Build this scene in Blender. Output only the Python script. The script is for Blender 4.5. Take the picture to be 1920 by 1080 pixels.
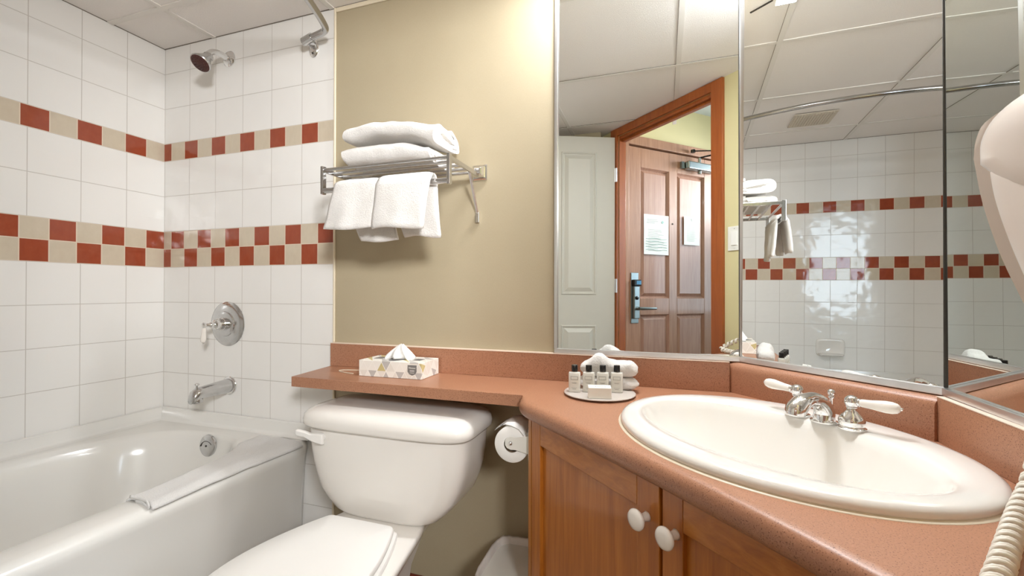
import bpy, bmesh, math, random
from mathutils import Vector, Matrix, noise
random.seed(7)
R = math.radians
SC = bpy.context.scene
COL = SC.collection
for o in list(bpy.data.objects):
    bpy.data.objects.remove(o)

# ------------------------------------------------------------------ camera, world, lights, exposure
S = 0.154
CAM = Vector((2.1175, -1.3976, 1.09))
YAW, PITCH, ROLL, FPX = 18.678, 0.307, 0.112, 839.05
cd = bpy.data.cameras.new('camera'); cam = bpy.data.objects.new('camera', cd); COL.objects.link(cam)
cd.sensor_width = 36.0; cd.lens = FPX / 1920 * 36; cd.clip_start = 0.02; cd.clip_end = 60
cam.matrix_world = (Matrix.Translation(CAM) @ Matrix.Rotation(R(YAW), 4, 'Z') @ Matrix.Rotation(R(90 + PITCH), 4, 'X')
                    @ Matrix.Rotation(R(ROLL), 4, 'Z'))
SC.camera = cam
SC.view_settings.view_transform = 'Standard'; SC.view_settings.look = 'None'
SC.view_settings.gamma = 1.0; SC.view_settings.use_curve_mapping = False
SC.view_settings.exposure = 0.56
SC.cycles.max_bounces = 14; SC.cycles.glossy_bounces = 10; SC.cycles.diffuse_bounces = 7
SC.cycles.transmission_bounces = 8; SC.cycles.sample_clamp_indirect = 6.0
SC.cycles.caustics_reflective = True
w = bpy.data.worlds.new('world'); SC.world = w; w.use_nodes = True
w.node_tree.nodes['Background'].inputs[0].default_value = (0.9, 0.95, 1.0, 1)
w.node_tree.nodes['Background'].inputs[1].default_value = 0.3

def area(name, loc, rot, sx, sy, power, col):
    l = bpy.data.lights.new(name, 'AREA'); l.shape = 'RECTANGLE'; l.size = sx; l.size_y = sy
    l.energy = power; l.color = col
    o = bpy.data.objects.new(name, l); COL.objects.link(o); o.location = loc; o.rotation_euler = rot
    return o
CEIL = 2.167
DIAG_A = math.atan2(-0.3235, 0.3052)
area('ceiling_light_lamp', (1.98, -0.185, CEIL - 0.014), (0, 0, 0), 0.28, 0.055, 9.0, (0.95, 0.97, 1.0))
q_ = Vector((-1.05, 1.15, -0.18)).to_track_quat('-Z', 'Y').to_euler()
area('added_entry_lamp', (3.20, -2.45, 1.96), q_, 0.42, 0.42, 12.0, (0.97, 0.98, 1.0)).data.spread = R(80)  # unseen hall lamp added to send light and shadows through the doorway
area('bedroom_window_light', (5.93, -2.2, 1.6), (0, R(90), 0), 1.5, 1.0, 30.0, (0.70, 0.85, 1.0))

# ------------------------------------------------------------------ materials
def lin(c):
    c = c / 255.0
    return c / 12.92 if c <= 0.04045 else ((c + 0.055) / 1.055) ** 2.4
def rgb(t): return (lin(t[0]), lin(t[1]), lin(t[2]), 1.0)
class NT:
    def __init__(s, name):
        s.m = bpy.data.materials.new(name); s.m.use_nodes = True
        s.t = s.m.node_tree; s.b = s.t.nodes['Principled BSDF']
    def n(s, typ, **kw):
        nd = s.t.nodes.new(typ)
        for k, v in kw.items(): setattr(nd, k, v)
        return nd
    def set(s, sock, v):
        if isinstance(v, bpy.types.NodeSocket): s.t.links.new(v, sock)
        else: sock.default_value = v
    def math(s, op, a, b=0.0, c=None):
        nd = s.n('ShaderNodeMath', operation=op)
        s.set(nd.inputs[0], a); s.set(nd.inputs[1], b)
        if c is not None: s.set(nd.inputs[2], c)
        return nd.outputs[0]
    def mix(s, f, a, b):
        nd = s.n('ShaderNodeMix', data_type='RGBA')
        s.set(nd.inputs[0], f); s.set(nd.inputs[6], a); s.set(nd.inputs[7], b)
        return nd.outputs[2]
    def noise(s, scale, detail=3, rough=0.5, vec=None, dist=0.0):
        nd = s.n('ShaderNodeTexNoise'); nd.inputs['Scale'].default_value = scale
        nd.inputs['Detail'].default_value = detail; nd.inputs['Roughness'].default_value = rough
        nd.inputs['Distortion'].default_value = dist
        if vec is not None: s.t.links.new(vec, nd.inputs['Vector'])
        return nd.outputs[0]
    def coord(s, kind='Object', scale=(1, 1, 1)):
        tc = s.n('ShaderNodeTexCoord'); mp = s.n('ShaderNodeMapping')
        mp.inputs['Scale'].default_value = scale
        s.t.links.new(tc.outputs[kind], mp.inputs['Vector']); return mp.outputs[0]
    def ramp(s, f, stops):
        nd = s.n('ShaderNodeValToRGB'); cr = nd.color_ramp
        while len(cr.elements) < len(stops): cr.elements.new(0.5)
        for e, (p, c) in zip(cr.elements, stops): e.position = p; e.color = c
        s.t.links.new(f, nd.inputs[0]); return nd.outputs[0]
    def bump(s, h, strength=0.3, dist=0.002, prev=None):
        nd = s.n('ShaderNodeBump'); nd.inputs['Strength'].default_value = strength
        nd.inputs['Distance'].default_value = dist; s.t.links.new(h, nd.inputs['Height'])
        if prev is not None: s.t.links.new(prev, nd.inputs['Normal'])
        return nd.outputs[0]
    def fin(s, col=None, rough=None, metal=None, normal=None, coat=None, spec=None):
        if col is not None: s.set(s.b.inputs['Base Color'], col)
        if rough is not None: s.set(s.b.inputs['Roughness'], rough)
        if metal is not None: s.b.inputs['Metallic'].default_value = metal
        if normal is not None: s.t.links.new(normal, s.b.inputs['Normal'])
        if coat is not None: s.b.inputs['Coat Weight'].default_value = coat; s.b.inputs['Coat Roughness'].default_value = 0.06
        if spec is not None: s.b.inputs['Specular IOR Level'].default_value = spec
        return s.m
def simple(name, c, rough=0.5, metal=0.0, coat=None, var=0.04, vs=20, bump=None):
    t = NT(name); v = t.coord()
    c1 = rgb(c); f = t.noise(vs, 2, 0.5, v)
    dark = tuple(x * (1 - var) for x in c1[:3]) + (1,); lite = tuple(min(1, x * (1 + var)) for x in c1[:3]) + (1,)
    col = t.mix(f, dark, lite)
    nm = t.bump(t.noise(bump[0], 3, 0.6, v), bump[1], bump[2]) if bump else None
    return t.fin(col, rough, metal, nm, coat)

M = {}
M['porcelain'] = simple('porcelain', (232, 228, 222), 0.12, coat=0.5, var=0.01)
M['tub'] = simple('tub_enamel', (228, 226, 221), 0.16, coat=0.4, var=0.015, vs=5)
M['sink'] = simple('sink_china', (236, 233, 227), 0.14, coat=0.5, var=0.01)
M['seat'] = simple('seat_plastic', (234, 232, 228), 0.3, var=0.01)
M['chrome'] = simple('chrome', (232, 232, 232), 0.08, 1.0, var=0.03, vs=8)
M['chrome_dull'] = simple('worn_chrome', (206, 206, 206), 0.17, 1.0, var=0.10, vs=40)
M['rod'] = simple('rod_steel', (185, 184, 183), 0.16, 1.0, var=0.06, vs=4)
M['alu'] = simple('aluminium', (225, 225, 226), 0.30, 1.0, var=0.04)
M['seam'] = simple('dark_mirror_edge', (70, 68, 64), 0.4, 0.6, var=0.1)
M['steel_blue'] = simple('satin_steel', (150, 160, 162), 0.28, 1.0, var=0.04)
M['black'] = simple('black_plastic', (22, 20, 20), 0.25, var=0.1)
M['dark_red'] = simple('nozzle_face', (74, 40, 34), 0.5, var=0.3, vs=120)
M['white_paint'] = simple('white_paint', (205, 202, 190), 0.42, var=0.015, bump=(60, 0.08, 0.001))
M['white_plastic'] = simple('white_plastic', (226, 224, 216), 0.32, var=0.01)
M['ivory'] = simple('ivory_plastic', (212, 200, 190), 0.3, coat=0.25, var=0.02, vs=6)
M['ivory_dark'] = simple('taupe_plastic', (158, 142, 128), 0.42, var=0.03)
M['cord'] = simple('cord_plastic', (228, 222, 210), 0.35, var=0.03)
M['knob'] = simple('knob_ceramic', (240, 234, 226), 0.15, coat=0.5, var=0.01)
M['cream_trim'] = simple('cream_trim', (226, 214, 190), 0.35, var=0.02)
M['caulk'] = simple('caulk', (222, 204, 186), 0.5, var=0.05, vs=60)
M['hall_wall'] = simple('hall_wall_paint', (205, 195, 150), 0.7, var=0.03, vs=6)
M['hall_ceil'] = simple('hall_ceiling', (205, 215, 220), 0.8, var=0.02)
M['carpet'] = simple('carpet', (120, 105, 88), 0.95, var=0.2, vs=200)
M['floor'] = simple('floor_tile', (150, 128, 104), 0.35, var=0.1, vs=12)
M['brick_base'] = simple('brick_red_base', (120, 56, 40), 0.35, var=0.08)
M['liner'] = simple('bin_liner', (222, 216, 210), 0.38, var=0.04, vs=14, bump=(16, 0.5, 0.012))
M['roll_core'] = simple('roll_card', (150, 128, 104), 0.8)
M['paper'] = simple('tissue_paper', (240, 238, 234), 0.85, var=0.02, bump=(120, 0.25, 0.001))
M['vent'] = simple('vent_grille', (205, 196, 180), 0.6, var=0.03)
M['bottle'] = simple('bottle_lotion', (222, 220, 212), 0.2, var=0.02, coat=0.3)
M['label'] = simple('bottle_label', (236, 234, 226), 0.5, var=0.01)
M['ink'] = simple('grey_ink', (120, 118, 116), 0.6)
M['teal_ink'] = simple('faded_teal_ink', (150, 190, 186), 0.6)
M['tray'] = simple('frosted_tray', (225, 216, 208), 0.12, var=0.02)
M['tray'].node_tree.nodes['Principled BSDF'].inputs['Transmission Weight'].default_value = 0.25
M['blue_glass'] = simple('reader_window', (90, 150, 190), 0.15)
M['red_dot'] = simple('hot_dot', (160, 40, 30), 0.4)

def mk_mirror():
    t = NT('mirror_silver')
    t.b.inputs['Base Color'].default_value = (0.86, 0.885, 0.875, 1)
    t.b.inputs['Metallic'].default_value = 1.0; t.b.inputs['Roughness'].default_value = 0.0
    return t.m
M['mirror'] = mk_mirror()
def mk_emit(name, c, s):
    t = NT(name); t.b.inputs['Base Color'].default_value = rgb((240, 240, 240))
    t.b.inputs['Emission Color'].default_value = c; t.b.inputs['Emission Strength'].default_value = s
    return t.m
M['lamp'] = mk_emit('lamp_diffuser', (1.0, 0.96, 0.9, 1), 3.0)
M['tube'] = mk_emit('tube_glow', (0.95, 0.97, 1.0, 1), 84.0)
M['window_glow'] = mk_emit('daylight_pane', (0.72, 0.86, 1.0, 1), 2.5)

def mk_towel(name, c, sc=1.0):
    t = NT(name); v = t.coord('Object')
    n1 = t.noise(260 * sc, 3, 0.7, v); n2 = t.noise(30, 3, 0.5, v)
    col = t.mix(n1, rgb(tuple(int(x * 0.93) for x in c)), rgb(c))
    nm = t.bump(n1, 0.75, 0.004); nm = t.bump(n2, 0.35, 0.006, nm)
    t.b.inputs['Sheen Weight'].default_value = 0.25
    return t.fin(col, 0.95, 0, nm)
M['towel'] = mk_towel('white_terry', (240, 237, 233))
M['cloth'] = mk_towel('white_flat_terry', (236, 234, 231), 1.4)

def mk_green():
    t = NT('khaki_wallpaper'); v = t.coord('Object')
    wv = t.n('ShaderNodeTexNoise'); wv.inputs['Scale'].default_value = 500; wv.inputs['Detail'].default_value = 2
    mp = t.coord('Object', (1, 1, 0.35)); t.t.links.new(mp, wv.inputs['Vector'])
    big = t.noise(5, 3, 0.5, v)
    c = t.mix(big, rgb((174, 161, 134)), rgb((181, 169, 143)))
    c = t.mix(t.math('MULTIPLY', wv.outputs[0], 0.25), c, rgb((146, 131, 102)))
    return t.fin(c, 0.72, 0, t.bump(wv.outputs[0], 0.15, 0.001))
M['green'] = mk_green()
def mk_lam():
    t = NT('terracotta_laminate'); v = t.coord('Object')
    a = t.noise(520, 2, 0.6, v); b = t.noise(260, 3, 0.6, v); g = t.noise(9, 2, 0.5, v)
    c = t.mix(g, rgb((166, 117, 89)), rgb((172, 124, 96)))
    c = t.mix(t.ramp(a, [(0.34, (1, 1, 1, 1)), (0.42, (0, 0, 0, 1))]), c, rgb((112, 70, 50)))
    c = t.mix(t.ramp(b, [(0.58, (0, 0, 0, 1)), (0.68, (1, 1, 1, 1))]), c, rgb((178, 130, 104)))
    return t.fin(c, t.math('MULTIPLY_ADD', a, 0.12, 0.30), 0, None, None, 0.45)
M['laminate'] = mk_lam()
def mk_wood(name, c1, c2, c3, axis='z', rough=0.38, scale=1.0, coat=0.2, vary=0.0):
    t = NT(name)
    s = {'z': (26, 26, 1.6), 'x': (1.6, 26, 26), 'd': (9, 9, 26)}[axis]
    v = t.coord('Object', tuple(q * scale for q in s))
    v2 = t.coord('Object', (3, 3, 1.2))
    n1 = t.noise(2.2, 6, 0.62, v, 0.6); n2 = t.noise(1.4, 2, 0.5, v2)
    col = t.ramp(n1, [(0.30, rgb(c1)), (0.52, rgb(c2)), (0.72, rgb(c3))])
    col = t.mix(t.math('MULTIPLY', n2, 0.45), col, rgb(c1))
    return t.fin(col, rough, 0, t.bump(n1, 0.06, 0.001), coat)
M['cab'] = mk_wood('honey_maple_door', (156, 88, 26), (182, 110, 36), (197, 128, 50), 'z')
M['cab_rail'] = mk_wood('honey_maple_rail', (156, 90, 30), (182, 112, 40), (200, 134, 60), 'd')
M['cab_edge'] = mk_wood('cabinet_edge', (166, 104, 40), (186, 120, 52), (198, 134, 64), 'z')
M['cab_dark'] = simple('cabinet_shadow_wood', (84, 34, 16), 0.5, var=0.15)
M['casing'] = mk_wood('red_cherry_casing', (138, 68, 24), (154, 80, 30), (168, 94, 40), 'z')
M['casing_side'] = mk_wood('amber_casing', (158, 86, 30), (172, 98, 38), (184, 112, 48), 'z')
M['entry'] = mk_wood('entry_fir', (146, 104, 78), (166, 122, 94), (180, 138, 110), 'z', 0.45)
M['entry_panel'] = mk_wood('entry_fir_panel', (152, 112, 94), (170, 130, 110), (182, 146, 126), 'z', 0.45)

def mk_ceiling():
    t = NT('ceiling_panel'); v = t.coord('Object')
    a = t.noise(240, 4, 0.7, v); b = t.noise(3, 2, 0.5, v)
    c = t.mix(a, rgb((236, 231, 227)), rgb((245, 241, 237)))
    c = t.mix(t.math('MULTIPLY', b, 0.3), c, rgb((232, 226, 221)))
    return t.fin(c, 0.9, 0, t.bump(a, 0.5, 0.003))
M['ceiling'] = mk_ceiling()
M['grid'] = simple('ceiling_grid_bar', (230, 226, 220), 0.6, var=0.01)
M['gap'] = simple('shadow_gap', (60, 54, 48), 0.9)
M['grid_shade'] = simple('ceiling_shade_line', (128, 120, 110), 0.9)

def mk_tile(name, axis, offw, offs, red_odd):
    """white 15 cm tiles with one single and one double band of small chequered tiles"""
    t = NT(name)
    geo = t.n('ShaderNodeNewGeometry'); sep = t.n('ShaderNodeSeparateXYZ')
    t.t.links.new(geo.outputs['Position'], sep.inputs[0])
    u = sep.outputs[axis]; z = sep.outputs['Z']
    if axis == 'Y': u = t.math('MULTIPLY', u, -1.0)
    SP = 0.08056
    zA, zB, zC, zD, zE = 1.7406, 1.6627, 1.3484, 1.2703, 1.1897
    fu = t.math('FRACT', t.math('DIVIDE', t.math('SUBTRACT', u, offw - S * 4), S))
    def line(f, w):  # 1 inside joint
        return t.math('GREATER_THAN', t.math('ABSOLUTE', t.math('SUBTRACT', f, 0.5)), 0.5 - w)
    # white joints vertical
    lv = line(fu, 0.0085)
    def fz(z0, p): return t.math('FRACT', t.math('DIVIDE', t.math('SUBTRACT', z, z0), p))
    above = t.math('GREATER_THAN', z, zB); mid = t.math('GREATER_THAN', z, zD)
    f1 = fz(zA, 0.1565); f2 = fz(zC - 0.1572, 0.1572); f3 = fz(zE - 0.1552 * 10, 0.1552)
    m1 = t.n('ShaderNodeMix'); t.set(m1.inputs[0], mid); t.set(m1.inputs[2], f3); t.set(m1.inputs[3], f2)
    m2 = t.n('ShaderNodeMix'); t.set(m2.inputs[0], above); t.set(m2.inputs[2], m1.outputs[0]); t.set(m2.inputs[3], f1)
    lh = line(m2.outputs[0], 0.0085)
    joint_w = t.math('MAXIMUM', lv, lh)
    # small tiles
    su = t.math('DIVIDE', t.math('SUBTRACT', u, offs - SP * 8), SP)
    fs = t.math('FRACT', su); par = t.math('MODULO', t.math('FLOOR', su), 2.0)
    ls = line(fs, 0.022)
    def band(a, b): return t.math('MULTIPLY', t.math('LESS_THAN', z, a), t.math('GREATER_THAN', z, b))
    bs, bd1, bd2 = band(zA, zB), band(zC, zD), band(zD, zE)
    inband = t.math('MAXIMUM', bs, t.math('MAXIMUM', bd1, bd2))
    edge = None
    for zz in (zA, zB, zC, zD, zE):
        e = t.math('LESS_THAN', t.math('ABSOLUTE', t.math('SUBTRACT', z, zz)), 0.0016)
        edge = e if edge is None else t.math('MAXIMUM', edge, e)
    even = t.math('SUBTRACT', 1.0, par)
    odd = par
    r_main, r_alt = (odd, even) if red_odd else (even, odd)
    red = t.math('ADD', t.math('MULTIPLY', t.math('MAXIMUM', bs, bd2), r_main), t.math('MULTIPLY', bd1, r_alt))
    nz = t.noise(60, 3, 0.6); nb = t.noise(2.5, 2, 0.5)
    white = t.mix(nb, rgb((232, 230, 226)), rgb((237, 235, 231)))
    beige = t.mix(nz, rgb((196, 182, 160)), rgb((208, 196, 176)))
    redc = t.mix(nz, rgb((140, 62, 40)), rgb((160, 80, 54)))
    small = t.mix(red, beige, redc)
    base = t.mix(inband, white, small)
    joint = t.math('MAXIMUM', t.math('MULTIPLY', t.math('SUBTRACT', 1.0, inband), joint_w), t.math('MAXIMUM', t.math('MULTIPLY', inband, ls), edge))
    jc = t.mix(inband, rgb((198, 193, 186)), rgb((216, 200, 180)))
    col = t.mix(joint, base, jc)
    # gentle waviness, different on each tile
    cu = t.math('FLOOR', t.math('DIVIDE', t.math('SUBTRACT', u, offw - S * 4), S)); cz = t.math('FLOOR', t.math('DIVIDE', z, 0.156))
    cmb = t.n('ShaderNodeCombineXYZ'); t.set(cmb.inputs[0], t.math('MULTIPLY_ADD', cu, 3.7, u)); t.set(cmb.inputs[1], t.math('MULTIPLY_ADD', cz, 5.3, z))
    wav = t.noise(13, 1, 0.4, cmb.outputs[0])
    nm = t.bump(wav, 0.32, 0.008)
    nm = t.bump(t.math('SUBTRACT', 1.0, joint), 0.6, 0.0012, nm)
    rg = t.math('MULTIPLY_ADD', joint, 0.5, 0.10)
    return t.fin(col, rg, 0, nm)
M['tile_back'] = mk_tile('shower_tile_back', 'X', 0.1569, 0.0460, True)
M['tile_left'] = mk_tile('shower_tile_left', 'Y', 0.1483, 0.0735, False)
M['tile_front'] = mk_tile('shower_tile_front', 'X', 0.1569, 0.0460, True)

def mk_tissuebox():
    t = NT('tissue_carton')
    tc = t.n('ShaderNodeTexCoord'); sp = t.n('ShaderNodeSeparateXYZ'); t.t.links.new(tc.outputs['Object'], sp.inputs[0])
    x = t.math('ADD', sp.outputs[0], t.math('MULTIPLY', sp.outputs[1], 0.9)); z = sp.outputs[2]
    zz = t.math('ADD', z, t.math('MULTIPLY', sp.outputs[1], 0.35))
    a = t.math('DIVIDE', t.math('ADD', x, t.math('MULTIPLY', zz, 0.58)), 0.034)
    b = t.math('DIVIDE', t.math('SUBTRACT', x, t.math('MULTIPLY', zz, 0.58)), 0.034)
    c = t.math('DIVIDE', zz, 0.0295)
    cm = t.n('ShaderNodeCombineXYZ')
    t.set(cm.inputs[0], t.math('FLOOR', a)); t.set(cm.inputs[1], t.math('FLOOR', b)); t.set(cm.inputs[2], t.math('FLOOR', c))
    wn = t.n('ShaderNodeTexWhiteNoise', noise_dimensions='3D'); t.t.links.new(cm.outputs[0], wn.inputs['Vector'])
    col = t.ramp(wn.outputs['Value'], [(0.0, rgb((236, 232, 224))), (0.45, rgb((226, 221, 212))), (0.75, rgb((188, 184, 180))), (0.94, rgb((198, 184, 132)))])
    col.node.color_ramp.interpolation = 'CONSTANT'
    def ln(v): return t.math('LESS_THAN', t.math('FRACT', v), 0.07)
    l = t.math('MAXIMUM', ln(a), ln(b))
    col = t.mix(l, col, rgb((240, 237, 230)))
    return t.fin(col, 0.5)
M['carton'] = mk_tissuebox()

# ------------------------------------------------------------------ mesh helpers
def link(name, bm, mat, parent=None, smooth=False, loc=None, auto=None):
    me = bpy.data.meshes.new(name)
    bmesh.ops.recalc_face_normals(bm, faces=bm.faces)
    bm.to_mesh(me); bm.free()
    o = bpy.data.objects.new(name, me); COL.objects.link(o)
    for m_ in (mat if isinstance(mat, (list, tuple)) else [mat]): me.materials.append(m_)
    if smooth:
        for p in me.polygons: p.use_smooth = True
        if auto is not None:
            try: me.set_sharp_from_angle(angle=R(auto))
            except Exception: pass
    if parent is not None:
        o.parent = parent
        if parent.type == 'EMPTY' or True: o.matrix_parent_inverse = Matrix.Identity(4)
    if loc is not None: o.location = loc
    return o
def local(bm, origin):
    bmesh.ops.translate(bm, verts=bm.verts, vec=-Vector(origin)); return bm
def thing(name, label, cat, loc=(0, 0, 0), group=None, rotz=0.0):
    o = bpy.data.objects.new(name, None); COL.objects.link(o); o.location = loc; o.rotation_euler = (0, 0, rotz)
    o.empty_display_size = 0.02; o['label'] = label; o['category'] = cat
    if group: o['group'] = group
    return o
def tag(o, label, cat, group=None):
    o['label'] = label; o['category'] = cat
    if group: o['group'] = group
    return o
def struct(o, label=None):
    o['kind'] = 'structure'
    if label: o['label'] = label
    return o
def box(bm, a, b, mi=0):
    x0, y0, z0 = a; x1, y1, z1 = b
    vs = [bm.verts.new((x, y, z)) for z in (z0, z1) for y in (y0, y1) for x in (x0, x1)]
    for q in ((0, 2, 3, 1), (4, 5, 7, 6), (0, 1, 5, 4), (1, 3, 7, 5), (3, 2, 6, 7), (2, 0, 4, 6)):
        f = bm.faces.new([vs[i] for i in q]); f.material_index = mi
    return vs
def obox(bm, org, ax, ay, az, a, b, mi=0):
    """box in the frame org + ax,ay,az"""
    vs = box(bm, a, b, mi)
    for v in vs: v.co = Vector(org) + Vector(ax) * v.co.x + Vector(ay) * v.co.y + Vector(az) * v.co.z
    return vs
def prism(bm, poly, z0, z1, mi=0):
    lo = [bm.verts.new((p[0], p[1], z0)) for p in poly]; hi = [bm.verts.new((p[0], p[1], z1)) for p in poly]
    bm.faces.new(lo).material_index = mi; bm.faces.new(hi).material_index = mi
    n = len(poly)
    for i in range(n): bm.faces.new((lo[i], lo[(i + 1) % n], hi[(i + 1) % n], hi[i])).material_index = mi
def loft(bm, rings, cap0=True, cap1=True, closed=True, mi=0):
    R_ = [[bm.verts.new(p) for p in r] for r in rings]
    n = len(R_[0])
    for a, b in zip(R_, R_[1:]):
        for i in range(n if closed else n - 1):
            j = (i + 1) % n
            try: bm.faces.new((a[i], a[j], b[j], b[i])).material_index = mi
            except ValueError: pass
    if cap0: bm.faces.new(R_[0]).material_index = mi
    if cap1: bm.faces.new(R_[-1]).material_index = mi
    return R_
def frame_of(d):
    d = Vector(d).normalized(); up = Vector((0, 0, 1)) if abs(d.z) < 0.95 else Vector((1, 0, 0))
    a = d.cross(up).normalized(); b = a.cross(d).normalized(); return a, b, d
def tube(bm, pts, r, seg=12, mi=0, flat=None):
    pts = [Vector(p) for p in pts]; rings = []
    a, b, d = frame_of(pts[1] - pts[0])
    for i, p in enumerate(pts):
        t = (pts[min(i + 1, len(pts) - 1)] - pts[max(i - 1, 0)]).normalized()
        a = (a - t * a.dot(t)).normalized(); b = t.cross(a).normalized()
        rr = r[i] if isinstance(r, (list, tuple)) else r
        fl = flat if flat else 1.0
        rings.append([p + a * rr * math.cos(2 * math.pi * k / seg) + b * rr * fl * math.sin(2 * math.pi * k / seg) for k in range(seg)])
    loft(bm, rings, mi=mi)
def lathe(bm, prof, org=(0, 0, 0), axis=(0, 0, 1), seg=32, mi=0, sy=1.0, caps=True):
    a, b, d = frame_of(axis); org = Vector(org)
    rings = [[org + d * h + a * r * math.cos(2 * math.pi * k / seg) + b * r * sy * math.sin(2 * math.pi * k / seg) for k in range(seg)] for r, h in prof]
    loft(bm, rings, caps, caps, mi=mi)
def sphere(bm, c, r, seg=20, mi=0, sc=(1, 1, 1)):
    n = seg // 2
    c = Vector(c)
    rings = []
    for i in range(1, n):
        th = math.pi * i / n
        rings.append([c + Vector((r * sc[0] * math.sin(th) * math.cos(2 * math.pi * k / seg), r * sc[1] * math.sin(th) * math.sin(2 * math.pi * k / seg), r * sc[2] * math.cos(th))) for k in range(seg)])
    loft(bm, rings, mi=mi)
def sup(cx, cy, a, b, n, z, N=64, ph=0.0):
    out = []
    for k in range(N):
        t = 2 * math.pi * (k + 0.5) / N + ph
        c, s = math.cos(t), math.sin(t)
        out.append((cx + a * math.copysign(abs(c) ** (2 / n), c), cy + b * math.copysign(abs(s) ** (2 / n), s), z))
    return out
def bevel(o, w_, seg=2, ang=40):
    m_ = o.modifiers.new('bevel', 'BEVEL'); m_.width = w_; m_.segments = seg; m_.limit_method = 'ANGLE'; m_.angle_limit = R(ang)
    m_.harden_normals = False
    return o
def subsurf(o, n=1):
    m_ = o.modifiers.new('sub', 'SUBSURF'); m_.levels = n; m_.render_levels = n; return o
def smoothcurve(pts, n=6):
    """Catmull-Rom through pts"""
    P = [Vector(p) for p in pts]; P = [P[0] * 2 - P[1]] + P + [P[-1] * 2 - P[-2]]; out = []
    for i in range(1, len(P) - 2):
        for k in range(n):
            t = k / n; a, b, c, d = P[i - 1], P[i], P[i + 1], P[i + 2]
            out.append(0.5 * ((2 * b) + (c - a) * t + (2 * a - 5 * b + 4 * c - d) * t * t + (3 * b - a - 3 * c + d) * t ** 3))
    out.append(P[-2]); return out
def wob(p, sc, amp, seed=0.0):
    v = Vector(p) * sc + Vector((seed, seed * 1.7, seed * 0.3))
    return noise.noise_vector(v) * amp

# ------------------------------------------------------------------ room geometry constants
XB, XR, YR = 2.3230, 2.6282, -0.3235            # diagonal wall from (XB,0) to (XR,YR); right wall x = XR
DU = Vector((0.6863, -0.7274, 0)).normalized()   # along the diagonal wall
DN = Vector((-0.7274, -0.6863, 0)).normalized()  # out of it, into the room
MX = 1.789                                      # left edge of the first mirror
YF = -1.530                                     # tub end wall
DA = Vector((1.809, -1.624, 0)); DB = Vector((2.628, -0.8255, 0))   # doorway wall, bathroom face
DW = (DB - DA).normalized(); DWN = Vector((-DW.y, DW.x, 0))          # normal into the bathroom
TH = 0.055
REC = 0.014                                     # mirrors stand in front of a slightly recessed wall
# --- walls
bm = bmesh.new(); box(bm, (-0.10, 0.0, 0.0), (0.931, 0.10, CEIL)); struct(link('wall_back_shower', bm, M['tile_back']), 'white tiled end wall of the tub with chequered bands')
bm = bmesh.new(); box(bm, (0.931, 0.0, 0.0), (MX + 0.004, 0.10, CEIL)); box(bm, (MX + 0.004, 0.0, 0.0), (XB + 0.02, 0.10, 0.80)); box(bm, (MX + 0.004, REC, 0.80), (XB + 0.05, 0.10, CEIL))
struct(link('wall_back', bm, M['green']), 'khaki wallpapered wall behind the toilet')
bm = bmesh.new(); box(bm, (-0.10, YF - 0.10, 0.0), (0.0, 0.0, CEIL)); struct(link('wall_left', bm, M['tile_left']), 'white tiled long wall of the tub with chequered bands')
bm = bmesh.new(); box(bm, (0.0, YF - 0.10, 0.0), (0.93, YF, CEIL)); struct(link('wall_front_shower', bm, M['tile_front']))
bm = bmesh.new(); box(bm, (0.93, -1.74, 0.0), (1.72, -1.62, CEIL)); struct(link('wall_front', bm, M['green']))
def wallslab(name, p, q, nrm, z0, z1, mat, th=0.09, off=0.0):
    p = Vector(p) - nrm * off; q = Vector(q) - nrm * off
    bm = bmesh.new(); prism(bm, [tuple(p[:2]), tuple(q[:2]), tuple((q - nrm * th)[:2]), tuple((p - nrm * th)[:2])], z0, z1)
    return struct(link(name, bm, mat))
wallslab('wall_diagonal', (XB - 0.02, 0.0212, 0), (XR + 0.0, YR, 0), DN, 0, CEIL, M['green'], off=REC)
wallslab('wall_right', (XR, YR + 0.03, 0), (XR, -0.90, 0), Vector((-1, 0, 0)), 0, CEIL, M['hall_wall'], off=REC)
# doorway wall with opening
OL, OR, OT = 0.045, 0.768, 2.115        # opening along DW from DA, and its top
def dpt(s, d=0.0, z=0.0): p = DA + DW * s + DWN * d; return Vector((p.x, p.y, z))
L_ = (DB - DA).length
bm = bmesh.new()
for (a, b, z0, z1) in ((-0.12, OL, 0, CEIL), (OR, L_ + 0.03, 0, CEIL), (OL, OR, OT, CEIL)):
    prism(bm, [tuple(dpt(a)[:2]), tuple(dpt(b)[:2]), tuple(dpt(b, -TH)[:2]), tuple(dpt(a, -TH)[:2])], z0, z1)
struct(link('wall_doorway', bm, M['hall_wall']), 'pale yellow wall around the bathroom doorway')
# floor, ceiling
bm = bmesh.new(); prism(bm, [(-0.1, 0.1), (2.8, 0.1), (2.8, -0.75), tuple(dpt(L_, -0.05)[:2]), tuple(dpt(-0.1, -0.05)[:2]), (-0.1, -1.75)], -0.05, 0.0); struct(link('floor', bm, M['floor']), 'bathroom floor')
bm = bmesh.new(); prism(bm, [(-0.1, 0.1), (2.8, 0.1), (2.8, -0.72), tuple(dpt(L_ + .02, -0.03)[:2]), tuple(dpt(-0.1, -0.03)[:2]), (-0.1, -1.75)], CEIL, CEIL + 0.05)
ceil = struct(link('ceiling', bm, M['ceiling']), 'suspended ceiling of speckled panels')
bm = bmesh.new()
GW, GD = 0.011, 0.0035
for x in (0.303, 0.918, 1.535, 2.185):
    box(bm, (x - GW, -1.62, CEIL - GD), (x + GW, -0.004, CEIL - 0.0002))
for y in (-0.212, -0.845, -1.475):
    box(bm, (0.004, y - GW, CEIL - GD - 0.0006), (2.50 if y > -1 else 1.95, y + GW, CEIL - 0.0002))
gb = link('ceiling_grid_bars', bm, M['grid'], ceil)
bm = bmesh.new()
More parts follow.
